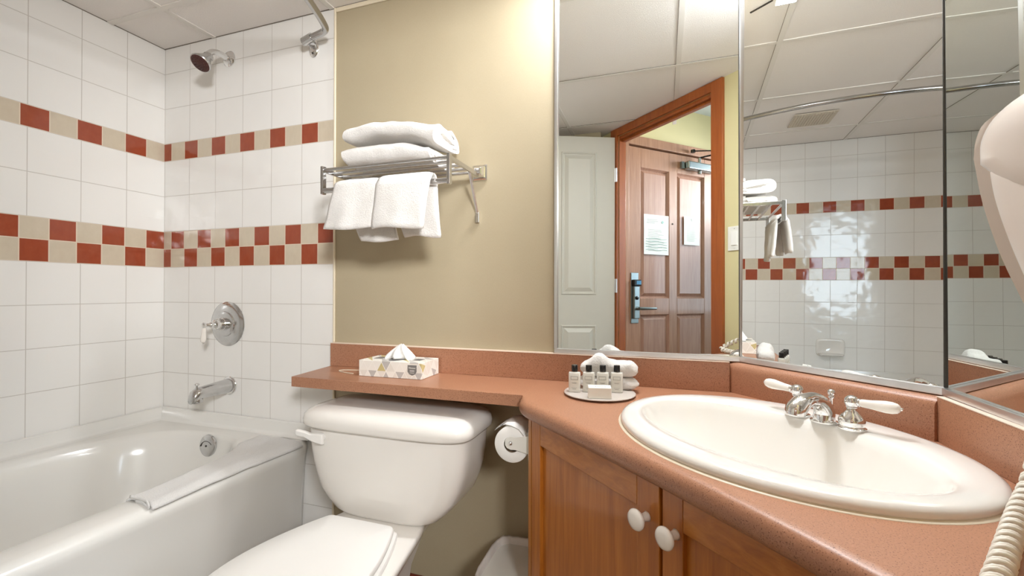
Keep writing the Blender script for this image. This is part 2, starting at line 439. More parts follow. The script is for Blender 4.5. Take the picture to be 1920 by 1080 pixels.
for x in (0.303, 0.918, 1.535, 2.185):
    for s in (-1,):
        box(bm, (x + s * GW - 0.0011, -1.62, CEIL - GD + 0.0005), (x + s * GW + 0.0009, -0.004, CEIL - 0.0001))
for y in (-0.212, -0.845, -1.475):
    box(bm, (0.004, y + GW - 0.0009, CEIL - GD + 0.0005), (2.5 if y > -1 else 1.95, y + GW + 0.0011, CEIL - 0.0001))
box(bm, (0.0, -0.0035, CEIL - 0.002), (1.79, -0.0002, CEIL - 0.0001)); box(bm, (0.0002, YF, CEIL - 0.002), (0.0035, 0.0, CEIL - 0.0001))
link('ceiling_shade_strips', bm, M['grid_shade'], ceil)  # thin dark strips paint the shade beside grid bars and along the walls
# cream tile edge strip and cream border above the wallpaper, caulk above the splashback
bm = bmesh.new(); box(bm, (0.9285, -0.007, 0.893), (0.9375, 0.0, CEIL - 0.002)); box(bm, (0.9285, -0.007, 0.0), (0.9375, 0.0, 0.77)); struct(bevel(link('trim_1', bm, M['cream_trim']), 0.003), 'cream edge strip between tile and wallpaper')
bm = bmesh.new(); box(bm, (0.9376, -0.005, CEIL - 0.019), (MX - 0.006, 0.0, CEIL - 0.0025)); struct(bevel(link('trim_2', bm, M['cream_trim']), 0.002), 'cream strip between wallpaper and ceiling')
bm = bmesh.new(); box(bm, (0.94, -0.004, 0.0), (1.78, 0.0, 0.085)); struct(link('baseboard_back', bm, M['brick_base']), 'brick red baseboard')

# ------------------------------------------------------------------ mirrors
def mirror(name, p, q, nrm, tilt, label, z0=0.893, z1=2.045, left=None, right=None):
    p = Vector(p); q = Vector(q); d = (q - p).normalized(); Ln = (q - p).length
    t = thing(name, label, 'mirror', (p.x, p.y, z0))
    fr = lambda a, b, z: Vector((0, 0, z - z0)) + d * a + nrm * b
    tn = math.tan(R(tilt)); off = lambda z: -(z - 0.859) * tn
    bm = bmesh.new()
    vs = [bm.verts.new(fr(a, off(z) + b, z)) for b in (0.0, -0.005) for z in (z0, z1) for a in (0.0, Ln)]
    for qd in ((0, 1, 3, 2), (4, 6, 7, 5), (0, 4, 5, 1), (2, 3, 7, 6), (0, 2, 6, 4), (1, 5, 7, 3)): bm.faces.new([vs[i] for i in qd])
    g = link('glass', bm, M['mirror'], t)
    bm = bmesh.new(); obox(bm, (0, 0, -z0), d, nrm, (0, 0, 1), (0, 0.0002, 0.8912), (Ln, 0.008, 0.9060)); 
    bevel(link('bottom_rail', bm, M['alu'], t), 0.0015)
    for side, sp in (('left', left), ('right', right)):
        if not sp: continue
        wd, mat, dep = sp; a0 = 0.0 if side == 'left' else Ln - wd
        bm = bmesh.new(); obox(bm, (0, 0, -z0), d, nrm, (0, 0, 1), (a0, -0.006, 0.9062), (a0 + wd, dep, z1 - 0.002))
        bevel(link('side_rail', bm, M[mat], t), 0.001)
    return t
mirror('wall_mirror', (MX, 0, 0), (XB - 0.001, 0, 0), Vector((0, -1, 0)), 0.2355, 'wall mirror reflecting the wooden door, left of the faucet mirror', left=(0.010, 'alu', 0.009), right=(0.0028, 'seam', 0.003))
mirror('wall_mirror', (XB, 0, 0), (XR, YR, 0), DN, 0.297, 'large angled wall mirror directly behind the sink faucet', right=(0.003, 'seam', 0.003), left=(0.0022, 'alu', 0.004))
mirror('wall_mirror', (XR, YR, 0), (XR - 0.003, -0.80, 0), Vector((-1, 0, 0)), -0.117, 'right hand wall mirror behind the hair dryer', left=(0.002, 'seam', 0.002))

# ------------------------------------------------------------------ countertop with shelf and splashback
ZT = 0.8062
front = [(1.7555, -0.2385), (1.7565, -0.268), (1.778, -0.308), (1.815, -0.345), (1.890, -0.417), (1.971, -0.495), (2.05, -0.571), (2.11, -0.630), (2.165, -0.687), (2.225, -0.750), (2.290, -0.824), (2.345, -0.892), (2.395, -0.962), (2.432, -1.012)]
front = [Vector((p[0], p[1], 0)) for p in smoothcurve([(a, b, 0) for a, b in front], 3)]
backp = [Vector((2.612, -0.838, 0)), Vector((XR - 0.004, -0.80, 0)), Vector((XR - 0.004, YR, 0)), Vector((XB, -0.003, 0)), Vector((1.7555, -0.003, 0))]
def nrm2(i):
    a = front[max(i - 1, 0)]; b = front[min(i + 1, len(front) - 1)]; d = (b - a).normalized(); return Vector((-d.y, d.x, 0))
top = thing('vanity_countertop', 'speckled terracotta laminate countertop around the sink with shelf over the toilet', 'countertop', (2.1, -0.4, ZT))
lv = [(0.7655, 0.016), (0.7665, 0.008), (0.771, 0.003), (0.778, 0.0), (0.788, 0.0), (0.797, 0.003), (0.803, 0.009), (0.8055, 0.016), (ZT, 0.024)]
rings = []
for z, ins in lv:
    rings.append([Vector((p.x, p.y, z)) + nrm2(i) * ins * min(1, i / 3.0) for i, p in enumerate(front)] + [Vector((p.x, p.y, z)) for p in backp])
bm = bmesh.new(); loft(bm, rings); bmesh.ops.triangulate(bm, faces=[f for f in bm.faces if len(f.verts) > 4])
slab = link('worktop', local(bm, (2.1, -0.4, ZT)), M['laminate'], top, smooth=True, auto=35)
# sink opening
SKC = Vector((2.3105, -0.430, 0))
SU = Vector((math.cos(R(-47.0)), math.sin(R(-47.0)), 0)); SV = Vector((-SU.y, SU.x, 0))
def sk(u, v, z): p = SKC + SU * u + SV * v; return Vector((p.x, p.y, z))
bm = bmesh.new(); N = 72
loft(bm, [[sk(0.285 * math.cos(2 * math.pi * k / N), 0.215 * math.sin(2 * math.pi * k / N), z) for k in range(N)] for z in (0.70, 0.90)])
cutter = link('cut', local(bm, (2.1, -0.4, ZT)), M['laminate'], top)
bo = slab.modifiers.new('cut', 'BOOLEAN'); bo.object = cutter; bo.operation = 'DIFFERENCE'; bo.solver = 'EXACT'
bpy.context.view_layer.update()
dg = bpy.context.evaluated_depsgraph_get(); me = bpy.data.meshes.new_from_object(slab.evaluated_get(dg))
slab.modifiers.clear(); slab.data = me; bpy.data.objects.remove(cutter)
for p in me.polygons: p.use_smooth = True
me.set_sharp_from_angle(angle=R(35))
# shelf over the toilet
bm = bmesh.new(); prism(bm, [(0.9315, -0.003), (0.9615, -0.237), (1.7585, -0.2372), (1.7585, -0.003)], 0.7735, ZT - 0.0001)
bevel(link('shelf', local(bm, (2.1, -0.4, ZT)), M['laminate'], top), 0.0012)
bm = bmesh.new(); box(bm, (0.9305, -0.020, ZT), (XB - 0.030, -0.0005, 0.8903)); bevel(link('backsplash', local(bm, (2.1, -0.4, ZT)), M['laminate'], top), 0.0012)
# diagonal backsplash with a rolled top
bm = bmesh.new(); prof = [(0, ZT), (0.030, ZT), (0.030, 0.868)] + [(0.030 - 0.018 * (1 - math.cos(a)), 0.868 + 0.0215 * math.sin(a)) for a in [math.pi / 2 * i / 6 for i in range(1, 7)]] + [(0.0, 0.8895)]
P0 = Vector((XB, 0, 0)) - DU * 0.018; P1 = Vector((XR, YR, 0)) + DU * 0.005
def corner_len(b, end):  # mitre
    return -b * math.tan(R(46.67 / 2)) * 0 
r0 = [P0 + DN * b + Vector((0, 0, z)) for b, z in prof]; r1 = [P1 + DN * b - DU * b * 0.35 + Vector((0, 0, z)) for b, z in prof]
loft(bm, [r0, r1]); link('backsplash', local(bm, (2.1, -0.4, ZT)), M['laminate'], top, smooth=True, auto=30)
bm = bmesh.new(); box(bm, (XR - 0.020, -0.80, ZT), (XR - 0.0005, YR - 0.012, 0.8903)); bevel(link('backsplash', local(bm, (2.1, -0.4, ZT)), M['laminate'], top), 0.0012)
bm = bmesh.new(); box(bm, (0.9305, -0.0205, 0.8899), (XB - 0.03, -0.0122, 0.8915)); box(bm, (0.9305, -0.012, 0.8903), (MX - 0.001, 0.0, 0.8925)); box(bm, (XR - 0.0205, -0.80, 0.8899), (XR - 0.009, YR - 0.012, 0.8915))
struct(link('trim_3', bm, M['caulk']), 'light caulk line on top of the splashback')

# ------------------------------------------------------------------ vanity cabinet
FD = Vector((1, -0.985, 0)).normalized(); FN = Vector((FD.y, -FD.x, 0))  # along the doors / outwards
F0 = Vector((1.789, -0.291, 0))
def fp(s, d, z): p = F0 + FD * s + FN * d; return Vector((p.x, p.y, z))
cab = thing('vanity_cabinet', 'honey coloured wooden corner vanity cabinet with two doors under the sink', 'cabinet', (1.789, -0.291, 0.0))
co = (1.789, -0.291, 0.0)
FL = 0.905
bm = bmesh.new()
prism(bm, [tuple(fp(0, -0.018, 0)[:2]), tuple(fp(0.018, -0.018, 0)[:2]), tuple(fp(0.018, -0.036, 0)[:2]), (1.807, -0.004), (1.789, -0.004)], 0.0, 0.7645)
link('side_panel', local(bm, co), M['cab_edge'], cab)
bm = bmesh.new()
for a, b, z0, z1 in ((0.0, 0.014, 0.09, 0.7645), (0.0, FL, 0.735, 0.7645), (0.0, FL, 0.09, 0.12), (0.44, 0.466, 0.09, 0.74), (0.875, FL, 0.09, 0.7645)):
    obox(bm, (0, 0, 0), (1, 0, 0), (0, 1, 0), (0, 0, 1), (0, 0, 0), (0.0001, 0.0001, 0.0001)) if False else None
    p = [fp(a, 0.0 - 0.0178, 0), fp(b, -0.0178, 0), fp(b, -0.036, 0), fp(a, -0.036, 0)]
    prism(bm, [tuple(q[:2]) for q in p], z0, z1)
link('face_frame', local(bm, co), M['cab_edge'], cab)
bm = bmesh.new(); p = [fp(0, 0.0, 0), fp(0.013, 0.0, 0), fp(0.013, -0.0178, 0), fp(0, -0.0178, 0)]; prism(bm, [tuple(q[:2]) for q in p], 0.0, 0.7645)
link('corner_stile', local(bm, co), M['cab_edge'], cab)
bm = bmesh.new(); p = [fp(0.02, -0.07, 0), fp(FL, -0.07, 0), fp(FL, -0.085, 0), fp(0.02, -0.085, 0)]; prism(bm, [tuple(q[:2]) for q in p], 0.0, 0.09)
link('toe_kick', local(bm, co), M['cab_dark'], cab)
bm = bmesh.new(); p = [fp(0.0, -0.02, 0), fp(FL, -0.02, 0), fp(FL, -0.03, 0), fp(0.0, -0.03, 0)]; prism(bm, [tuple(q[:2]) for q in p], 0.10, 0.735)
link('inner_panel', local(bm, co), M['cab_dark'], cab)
def cab_door(s0, s1, ks):
    z0, z1 = 0.105, 0.7625; sw, rw = 0.043, 0.054
    bm = bmesh.new()
    for (a, b, c, d_) in ((s0, s0 + sw, z0, z1), (s1 - sw * 1.25, s1, z0, z1)):
        p = [fp(a, 0, 0), fp(b, 0, 0), fp(b, -0.017, 0), fp(a, -0.017, 0)]; prism(bm, [tuple(q[:2]) for q in p], c, d_, 0)
    for (a, b, c, d_) in ((s0 + sw, s1 - sw * 1.25, z1 - rw, z1 - 0.0003), (s0 + sw, s1 - sw * 1.25, z0 + 0.0003, z0 + rw)):
        p = [fp(a, -0.0002, 0), fp(b, -0.0002, 0), fp(b, -0.0168, 0), fp(a, -0.0168, 0)]; prism(bm, [tuple(q[:2]) for q in p], c, d_, 1)
    d = bevel(link('door', local(bm, co), [M['cab'], M['cab_rail']], cab), 0.0014)
    bm = bmesh.new(); p = [fp(s0 + sw, -0.0095, 0), fp(s1 - sw * 1.25, -0.0095, 0), fp(s1 - sw * 1.25, -0.0165, 0), fp(s0 + sw, -0.0165, 0)]; prism(bm, [tuple(q[:2]) for q in p], z0 + rw, z1 - rw)
    link('recessed_panel', local(bm, co), M['cab'], d)
    bm = bmesh.new(); k = fp(ks, 0, 0.700)
    lathe(bm, [(0.0088, 0.0), (0.0075, 0.003), (0.0068, 0.010), (0.0075, 0.014), (0.0140, 0.018), (0.0178, 0.0225), (0.0182, 0.026), (0.0160, 0.0295), (0.0100, 0.0318), (0.003, 0.0325)], k, FN, 28)
    link('knob', local(bm, co), M['knob'], d, smooth=True)
cab_door(0.0155, 0.4520, 0.4235)
cab_door(0.4590, 0.8950, 0.4880)

# ------------------------------------------------------------------ sink
sink = thing('sink', 'white oval drop-in sink with a broad rolled rim in the countertop', 'sink', tuple(SKC[:2]) + (ZT,))
so = tuple(SKC[:2]) + (ZT,)
N = 96
def er(a, b, v0, z, n=2.0, u0=0.0):
    out = []
    for k in range(N):
        t = 2 * math.pi * k / N; c, s = math.cos(t), math.sin(t)
        out.append(sk(u0 + a * math.copysign(abs(c) ** (2 / n), c), v0 + b * math.copysign(abs(s) ** (2 / n), s), z))
    return out
A, B = 0.316, 0.250
rings = [er(A - 0.004, B - 0.004, 0, ZT + 0.0002), er(A - 0.001, B - 0.001, 0, ZT + 0.003), er(A, B, 0, ZT + 0.0075), er(A - 0.003, B - 0.003, 0, ZT + 0.0135), er(A - 0.010, B - 0.010, 0, ZT + 0.0175), er(A - 0.020, B - 0.020, -0.001, ZT + 0.0195),
         er(A - 0.032, B - 0.048, -0.007, ZT + 0.0190), er(A - 0.041, B - 0.076, -0.016, ZT + 0.0178, u0=-0.001), er(A - 0.047, B - 0.085, -0.019, ZT + 0.0125, u0=-0.002), er(A - 0.054, B - 0.091, -0.020, ZT - 0.004, u0=-0.003),
         er(A - 0.076, B - 0.104, -0.022, ZT - 0.040), er(A - 0.110, B - 0.120, -0.024, ZT - 0.080), er(A - 0.155, B - 0.145, -0.018, ZT - 0.115), er(A - 0.215, B - 0.185, -0.012, ZT - 0.135), er(0.05, 0.035, -0.008, ZT - 0.1415), er(0.022, 0.022, -0.008, ZT - 0.143)]
bm = bmesh.new(); loft(bm, rings, cap0=False, cap1=True)
link('basin', local(bm, so), M['sink'], sink, smooth=True)
bm = bmesh.new(); lathe(bm, [(0.0215, 0), (0.0215, 0.002), (0.017, 0.003), (0.012, 0.0015), (0.003, 0.002)], sk(0, -0.008, ZT - 0.143), (0, 0, 1), 28); link('drain', local(bm, so), M['chrome'], sink, smooth=True)
bm = bmesh.new(); loft(bm, [er(A + 0.0048, B + 0.0048, 0, ZT + 0.0001), er(A + 0.0040, B + 0.0040, 0, ZT + 0.0010), er(A + 0.0020, B + 0.0020, 0, ZT + 0.0016), er(A - 0.002, B - 0.002, 0, ZT + 0.0030)], False, False); link('caulk_bead', local(bm, so), M['cream_trim'], sink, smooth=True)

# ------------------------------------------------------------------ faucet
fc = thing('faucet', 'chrome two handle faucet with white porcelain levers on the sink rim', 'faucet', tuple(sk(0.0, 0.165, 0)[:2]) + (ZT + 0.0175,))
fo = tuple(sk(0.0, 0.165, 0)[:2]) + (ZT + 0.0175,)
ZF = ZT + 0.0170
cl, cs, cr_ = Vector((2.3905, -0.287, ZF)), Vector((2.4275, -0.330, ZF)), Vector((2.4625, -0.3665, ZF))
def fhandle(c, dirv):
    c = Vector(c); d = Vector(dirv).normalized()
    bm = bmesh.new()
    lathe(bm, [(0.0225, 0.0), (0.0240, 0.0015), (0.0240, 0.004), (0.0215, 0.0055), (0.0205, 0.008), (0.0215, 0.011), (0.0220, 0.018), (0.0205, 0.0215), (0.0200, 0.0225), (0.0170, 0.027), (0.0110, 0.033), (0.0085, 0.037), (0.0080, 0.041), (0.0095, 0.0425), (0.0080, 0.044)], c, (0, 0, 1), 32)
    h = link('handle', local(bm, fo), M['chrome'], fc, smooth=True, auto=50)
    bm = bmesh.new(); b = c + Vector((0, 0, 0.053)); sphere(bm, b, 0.0125, 24); lathe(bm, [(0.006, 0.010), (0.0085, 0.0125), (0.006, 0.015), (0.004, 0.017)], b, d, 20)
    link('handle_ball', local(bm, fo), M['chrome'], h, smooth=True)
    bm = bmesh.new(); lathe(bm, [(0.0066, 0.0145), (0.0074, 0.017), (0.0078, 0.022), (0.0082, 0.030), (0.0098, 0.042), (0.0112, 0.054), (0.0108, 0.064), (0.0088, 0.071), (0.0055, 0.0745), (0.001, 0.0755)], b, d, 24)
    link('porcelain_lever', local(bm, fo), M['knob'], h, smooth=True)
    bm = bmesh.new(); sphere(bm, b + d * 0.0765, 0.0030, 12); link('lever_tip', local(bm, fo), M['chrome'], h, smooth=True)
fhandle(cl, -SU + SV * 0.02 + Vector((0, 0, 0.05)))
fhandle(cr_, SU + SV * 0.12 + Vector((0, 0, 0.03)))
bm = bmesh.new()
lathe(bm, [(0.0225, 0.0), (0.0245, 0.0015), (0.0245, 0.004), (0.021, 0.0055), (0.018, 0.007)], cs, (0, 0, 1), 32)
link('spout_base', local(bm, fo), M['chrome'], fc, smooth=True, auto=50)
bm = bmesh.new()
FW = -SV
sp = [cs + Vector((0, 0, 0.004)), cs + FW * 0.0 + Vector((0, 0, 0.022)), cs + FW * 0.010 + Vector((0, 0, 0.038)), cs + FW * 0.028 + Vector((0, 0, 0.048)), cs + FW * 0.050 + Vector((0, 0, 0.050)), cs + FW * 0.072 + Vector((0, 0, 0.045)), cs + FW * 0.088 + Vector((0, 0, 0.034)), cs + FW * 0.092 + Vector((0, 0, 0.024))]
rr = [0.0200, 0.0185, 0.0165, 0.0145, 0.0145, 0.0170, 0.0185, 0.0175]
pts = smoothcurve(sp, 5); rs = []
for i in range(len(pts)):
    t = i / (len(pts) - 1) * (len(rr) - 1); k = min(int(t), len(rr) - 2); rs.append(rr[k] + (rr[k + 1] - rr[k]) * (t - k))
tube(bm, pts, rs, 22)
link('spout', local(bm, fo), M['chrome'], fc, smooth=True, auto=60)
bm = bmesh.new(); pr = cs + SV * 0.024
lathe(bm, [(0.007, 0), (0.007, 0.002), (0.0035, 0.004), (0.0028, 0.030), (0.0028, 0.046), (0.0058, 0.048), (0.0058, 0.050), (0.003, 0.052)], pr, (0, 0, 1), 18); sphere(bm, pr + Vector((0, 0, 0.058)), 0.0072, 18)
link('lift_rod', local(bm, fo), M['chrome'], fc, smooth=True, auto=60)

# ------------------------------------------------------------------ bathtub
tx0, tx1, ty0, ty1 = 0.0035, 0.843, -1.5265, -0.0035
cx, cy = 0.402, -0.765
tub = thing('bathtub', 'white enamel bathtub along the tiled wall', 'bathtub', (cx, cy, 0))
N = 128
def rect_ring(x0, x1, y0, y1, z, r=0.012):
    out = []
    for k in range(N):
        t = 2 * math.pi * (k + 0.5) / N; c, s = math.cos(t), math.sin(t)
        # superellipse direction mapped to the rectangle
        a = (x1 - cx) if c > 0 else (cx - x0); b = (y1 - cy) if s > 0 else (cy - y0)
        n = 26.0
        k_ = (abs(c) ** n + abs(s) ** n) ** (-1 / n)
        out.append((cx + a * c * k_, cy + b * s * k_, z))
    return out
def in_ring(a, b, n, z, x=0.395, y=-0.76):
    out = []
    for k in range(N):
        t = 2 * math.pi * (k + 0.5) / N; c, s = math.cos(t), math.sin(t)
        k_ = (abs(c) ** n + abs(s) ** n) ** (-1 / n)
        out.append((x + a * c * k_, y + b * s * k_, z))
    return out
rings = [rect_ring(tx0, tx1 - 0.030, ty0, ty1, 0.0), rect_ring(tx0, tx1 - 0.022, ty0, ty1, 0.25), rect_ring(tx0, tx1 - 0.013, ty0, ty1, 0.40), rect_ring(tx0, tx1 - 0.007, ty0, ty1, 0.450), rect_ring(tx0, tx1 - 0.002, ty0, ty1, 0.472),
         rect_ring(tx0, tx1, ty0, ty1, 0.486), rect_ring(tx0, tx1 - 0.001, ty0, ty1, 0.497), rect_ring(tx0, tx1 - 0.007, ty0, ty1, 0.508), rect_ring(tx0, tx1 - 0.018, ty0, ty1, 0.5145), rect_ring(tx0, tx1 - 0.032, ty0, ty1, 0.517)]
rings += [in_ring(0.350, 0.686, 3.0, 0.517), in_ring(0.340, 0.678, 3.0, 0.513), in_ring(0.330, 0.670, 2.9, 0.500), in_ring(0.318, 0.655, 2.8, 0.44), in_ring(0.296, 0.625, 2.8, 0.32), in_ring(0.270, 0.585, 2.8, 0.22), in_ring(0.235, 0.53, 2.8, 0.165), in_ring(0.17, 0.44, 2.6, 0.145), in_ring(0.05, 0.1, 2.4, 0.14)]
bm = bmesh.new(); loft(bm, rings, cap0=True, cap1=True)
link('tub_shell', local(bm, (cx, cy, 0)), M['tub'], tub, smooth=True, auto=60)
bm = bmesh.new()  # tiling flange against both walls
loft(bm, [[(0.0035, ty0, 0.516), (0.030, ty0, 0.516), (0.020, ty0, 0.520), (0.013, ty0, 0.530), (0.009, ty0, 0.568), (0.0035, ty0, 0.5715)], [(0.0035, -0.0035, 0.516), (0.030, -0.030, 0.516), (0.020, -0.020, 0.520), (0.013, -0.013, 0.530), (0.009, -0.009, 0.568), (0.0035, -0.0035, 0.5715)],
          [(0.836, -0.0035, 0.516), (0.836, -0.030, 0.516), (0.836, -0.020, 0.520), (0.836, -0.013, 0.530), (0.836, -0.009, 0.568), (0.836, -0.0035, 0.5715)]])
link('tile_flange', local(bm, (cx, cy, 0)), M['tub'], tub, smooth=True, auto=50)
bm = bmesh.new(); oc = Vector((0.414, -0.0985, 0.474)); od = Vector((0, -1, 0.10))
lathe(bm, [(0.041, 0.0), (0.0425, 0.003), (0.041, 0.009), (0.036, 0.0125), (0.001, 0.014)], oc, od, 40)
ov = link('overflow_plate', local(bm, (cx, cy, 0)), M['chrome_dull'], tub, smooth=True, auto=40)
a_, b_, d_ = frame_of(od)
bm = bmesh.new(); tube(bm, [oc + d_ * 0.0132 + a_ * (0.03 * math.cos(t)) * 1.1 + b_ * (0.012 - 0.03 * math.sin(t)) * -1 for t in [0.25 + i * 0.17 for i in range(14)]], 0.0012, 6); sphere(bm, oc + d_ * 0.014, 0.004, 10)
link('overflow_groove', local(bm, (cx, cy, 0)), M['gap'], ov)

# folded cloth on the tub rim
bm = bmesh.new(); NY, NX = 40, 14
def rim_in(y):
    v = abs((y + 0.76) / 0.686); 
    return 0.395 + 0.350 * max(0.0, 1 - v ** 3.0) ** (1 / 3.0) if v < 1 else 0.56
rows = []
for i in range(NY + 1):
    y = -0.062 - (0.520) * i / NY; row = []
    xi = max(rim_in(y), 0.60) - 0.006; xi = 0.60 + (xi - 0.60) if y < -0.13 else 0.615 - 0.02 * (y + 0.13) / 0.07 * 0
    xo = 0.8475
    for j in range(NX + 1):
        t = j / NX; x = xi + (xo - xi) * t
        z = 0.530 + 0.002 * math.sin(6 * t + 9 * y) + 0.002 * math.sin(14 * y)
        if x > 0.822: z -= 0.28 * (x - 0.822) + 9 * (x - 0.822) ** 2
        if t < 0.10: z -= 0.010 * (1 - t / 0.10)
        z += 0.002 * noise.noise(Vector((x * 30, y * 22, 0)))
        row.append(Vector((x, y + 0.012 * math.sin(t * 3) * (i / NY) - 0.004 * t * (i / NY), z)))
    rows.append(row)
up = [[bm.verts.new(p) for p in r] for r in rows]
dn = [[bm.verts.new(p - Vector((0.003 if j == NX else 0, 0, 0.0105))) for j, p in enumerate(r)] for r in rows]
for i in range(NY):
    for j in range(NX):
        bm.faces.new((up[i][j], up[i][j + 1], up[i + 1][j + 1], up[i + 1][j])); bm.faces.new((dn[i][j], dn[i + 1][j], dn[i + 1][j + 1], dn[i][j + 1]))
for i in range(NY):
    bm.faces.new((up[i][0], up[i + 1][0], dn[i + 1][0], dn[i][0])); bm.faces.new((up[i][NX], dn[i][NX], dn[i + 1][NX], up[i + 1][NX]))
for j in range(NX):
    bm.faces.new((up[0][j], dn[0][j], dn[0][j + 1], up[0][j + 1])); bm.faces.new((up[NY][j], up[NY][j + 1], dn[NY][j + 1], dn[NY][j]))
mat_o = thing('bath_mat', 'folded white bath mat draped along the tub rim', 'bath mat', (0.76, -0.33, 0.52))
bevel(link('mat_cloth', local(bm, (0.76, -0.33, 0.52)), M['cloth'], mat_o, smooth=True, auto=70), 0.004, 2, 50)
bm = bmesh.new()  # the open fold at the near end
fold = []
e = rows[-1]
path = [e[2] + Vector((0, -0.001, 0.001)), e[6] + Vector((0, -0.004, 0.003)), e[9] + Vector((0, -0.006, 0.003)), e[11] + Vector((0, -0.006, 0.004)), e[12] + Vector((0.004, -0.007, -0.001)), e[12] + Vector((0.002, -0.006, -0.009)), e[10] + Vector((0, -0.005, -0.010)), e[7] + Vector((0, -0.003, -0.008)), e[4] + Vector((0, -0.001, -0.009))]
tube(bm, smoothcurve(path, 5), 0.0028, 8, flat=1.6)
link('mat_fold', local(bm, (0.76, -0.33, 0.52)), M['cloth'], mat_o, smooth=True)

# ------------------------------------------------------------------ shower fittings
vl = thing('shower_valve', 'round chrome shower valve plate with a lever above the tub spout', 'shower valve', (0.389, 0, 0.948))
vo = (0.389, 0, 0.948); vc = Vector(vo) + Vector((0, -0.0005, 0))
bm = bmesh.new(); lathe(bm, [(0.092, 0.0), (0.0925, 0.003), (0.089, 0.006), (0.072, 0.011), (0.052, 0.013), (0.050, 0.017), (0.047, 0.018), (0.030, 0.020)], vc, (0, -1, 0), 56); link('escutcheon', local(bm, vo), M['chrome_dull'], vl, smooth=True, auto=35)
bm = bmesh.new(); lathe(bm, [(0.026, 0.018), (0.0265, 0.030), (0.024, 0.033), (0.024, 0.046), (0.021, 0.049), (0.020, 0.060), (0.0135, 0.064), (0.010, 0.070)], vc, (0, -1, 0), 36); link('valve_stem', local(bm, vo), M['chrome'], vl, smooth=True, auto=35)
bm = bmesh.new(); b = vc + Vector((0, -0.068, 0)); lathe(bm, [(0.012, 0.0), (0.0125, 0.008), (0.008, 0.014), (0.007, 0.026), (0.011, 0.030), (0.0115, 0.036), (0.006, 0.041)], b, (-0.15, -1, 0), 24)
hv = link('lever_hub', local(bm, vo), M['chrome'], vl, smooth=True, auto=35)
bm = bmesh.new(); lathe(bm, [(0.0055, 0.004), (0.007, 0.010), (0.0085, 0.030), (0.0105, 0.050), (0.0085, 0.062), (0.004, 0.066)], b + Vector((-0.005, -0.030, -0.004)), (-0.12, 0.0, -1), 20); link('porcelain_lever', local(bm, vo), M['knob'], hv, smooth=True)
bm = bmesh.new(); sphere(bm, b + Vector((-0.013, -0.030, -0.0715)), 0.0042, 12); link('lever_tip', local(bm, vo), M['chrome'], hv, smooth=True)

sx = thing('tub_spout', 'chrome tub spout with a diverter knob over the tub', 'tub spout', (0.403, 0, 0.692)); xo = (0.403, 0, 0.692)
bm = bmesh.new(); lathe(bm, [(0.037, 0.0005), (0.038, 0.006), (0.035, 0.010), (0.031, 0.011)], (0.403, 0, 0.692), (0, -1, 0), 36); link('flange', local(bm, xo), M['chrome'], sx, smooth=True, auto=40)
bm = bmesh.new(); rg = []
for y, zc, rx, rz in ((-0.009, 0.692, 0.029, 0.029), (-0.04, 0.691, 0.0275, 0.0275), (-0.09, 0.689, 0.025, 0.025), (-0.125, 0.687, 0.0235, 0.024), (-0.145, 0.683, 0.0225, 0.025), (-0.158, 0.676, 0.0205, 0.024), (-0.165, 0.668, 0.017, 0.018), (-0.168, 0.663, 0.012, 0.012)):
    rg.append([(0.403 + rx * math.cos(2 * math.pi * k / 28), y, zc + (rz * math.sin(2 * math.pi * k / 28))) for k in range(28)])
loft(bm, rg); 
lathe(bm, [(0.020, 0.0), (0.021, 0.006), (0.0195, 0.018), (0.016, 0.022)], (0.403, -0.142, 0.6515), (0, 0, 1), 28)
link('spout_body', local(bm, xo), M['chrome_dull'], sx, smooth=True, auto=50)
bm = bmesh.new(); lathe(bm, [(0.0035, 0.0), (0.0035, 0.015), (0.009, 0.018), (0.0098, 0.021), (0.006, 0.0235)], (0.403, -0.142, 0.703), (0, 0, 1), 20); link('diverter_knob', local(bm, xo), M['chrome'], sx, smooth=True)

sh = thing('wall_shower', 'chrome shower head on a short bent arm high on the tiled wall', 'shower head', (0.389, 0, 2.060)); ho = (0.389, 0, 2.060)
bm = bmesh.new(); lathe(bm, [(0.033, 0.0005), (0.033, 0.003), (0.026, 0.010), (0.015, 0.014), (0.012, 0.014)], ho, (0, -1, 0), 36); link('flange', local(bm, ho), M['chrome'], sh, smooth=True, auto=40)
bm = bmesh.new(); tube(bm, smoothcurve([(0.389, -0.010, 2.060), (0.389, -0.045, 2.062), (0.389, -0.075, 2.052), (0.391, -0.098, 2.030)], 6), 0.0115, 18); link('shower_arm', local(bm, ho), M['chrome'], sh, smooth=True)
hd = Vector((0.02, -0.62, -0.80)).normalized(); hp = Vector((0.394, -0.094, 2.026))
bm = bmesh.new(); lathe(bm, [(0.012, -0.006), (0.017, 0.0), (0.019, 0.005), (0.017, 0.011), (0.020, 0.018), (0.024, 0.027), (0.031, 0.041), (0.0365, 0.052), (0.038, 0.057), (0.0362, 0.060)], hp, hd, 40); link('shower_bell', local(bm, ho), M['chrome_dull'], sh, smooth=True, auto=45)
bm = bmesh.new(); fc_ = hp + hd * 0.0595; lathe(bm, [(0.0350, 0.0), (0.0345, 0.0012), (0.001, 0.0014)], fc_, hd, 32)
a_, b_, d_ = frame_of(hd)
for rr_, n_ in ((0.010, 6), (0.019, 12), (0.028, 16)):
    for k in range(n_): sphere(bm, fc_ + d_ * 0.0016 + a_ * rr_ * math.cos(2 * math.pi * k / n_) + b_ * rr_ * math.sin(2 * math.pi * k / n_), 0.0022, 8)
link('nozzle_plate', local(bm, ho), M['dark_red'], sh, smooth=True)

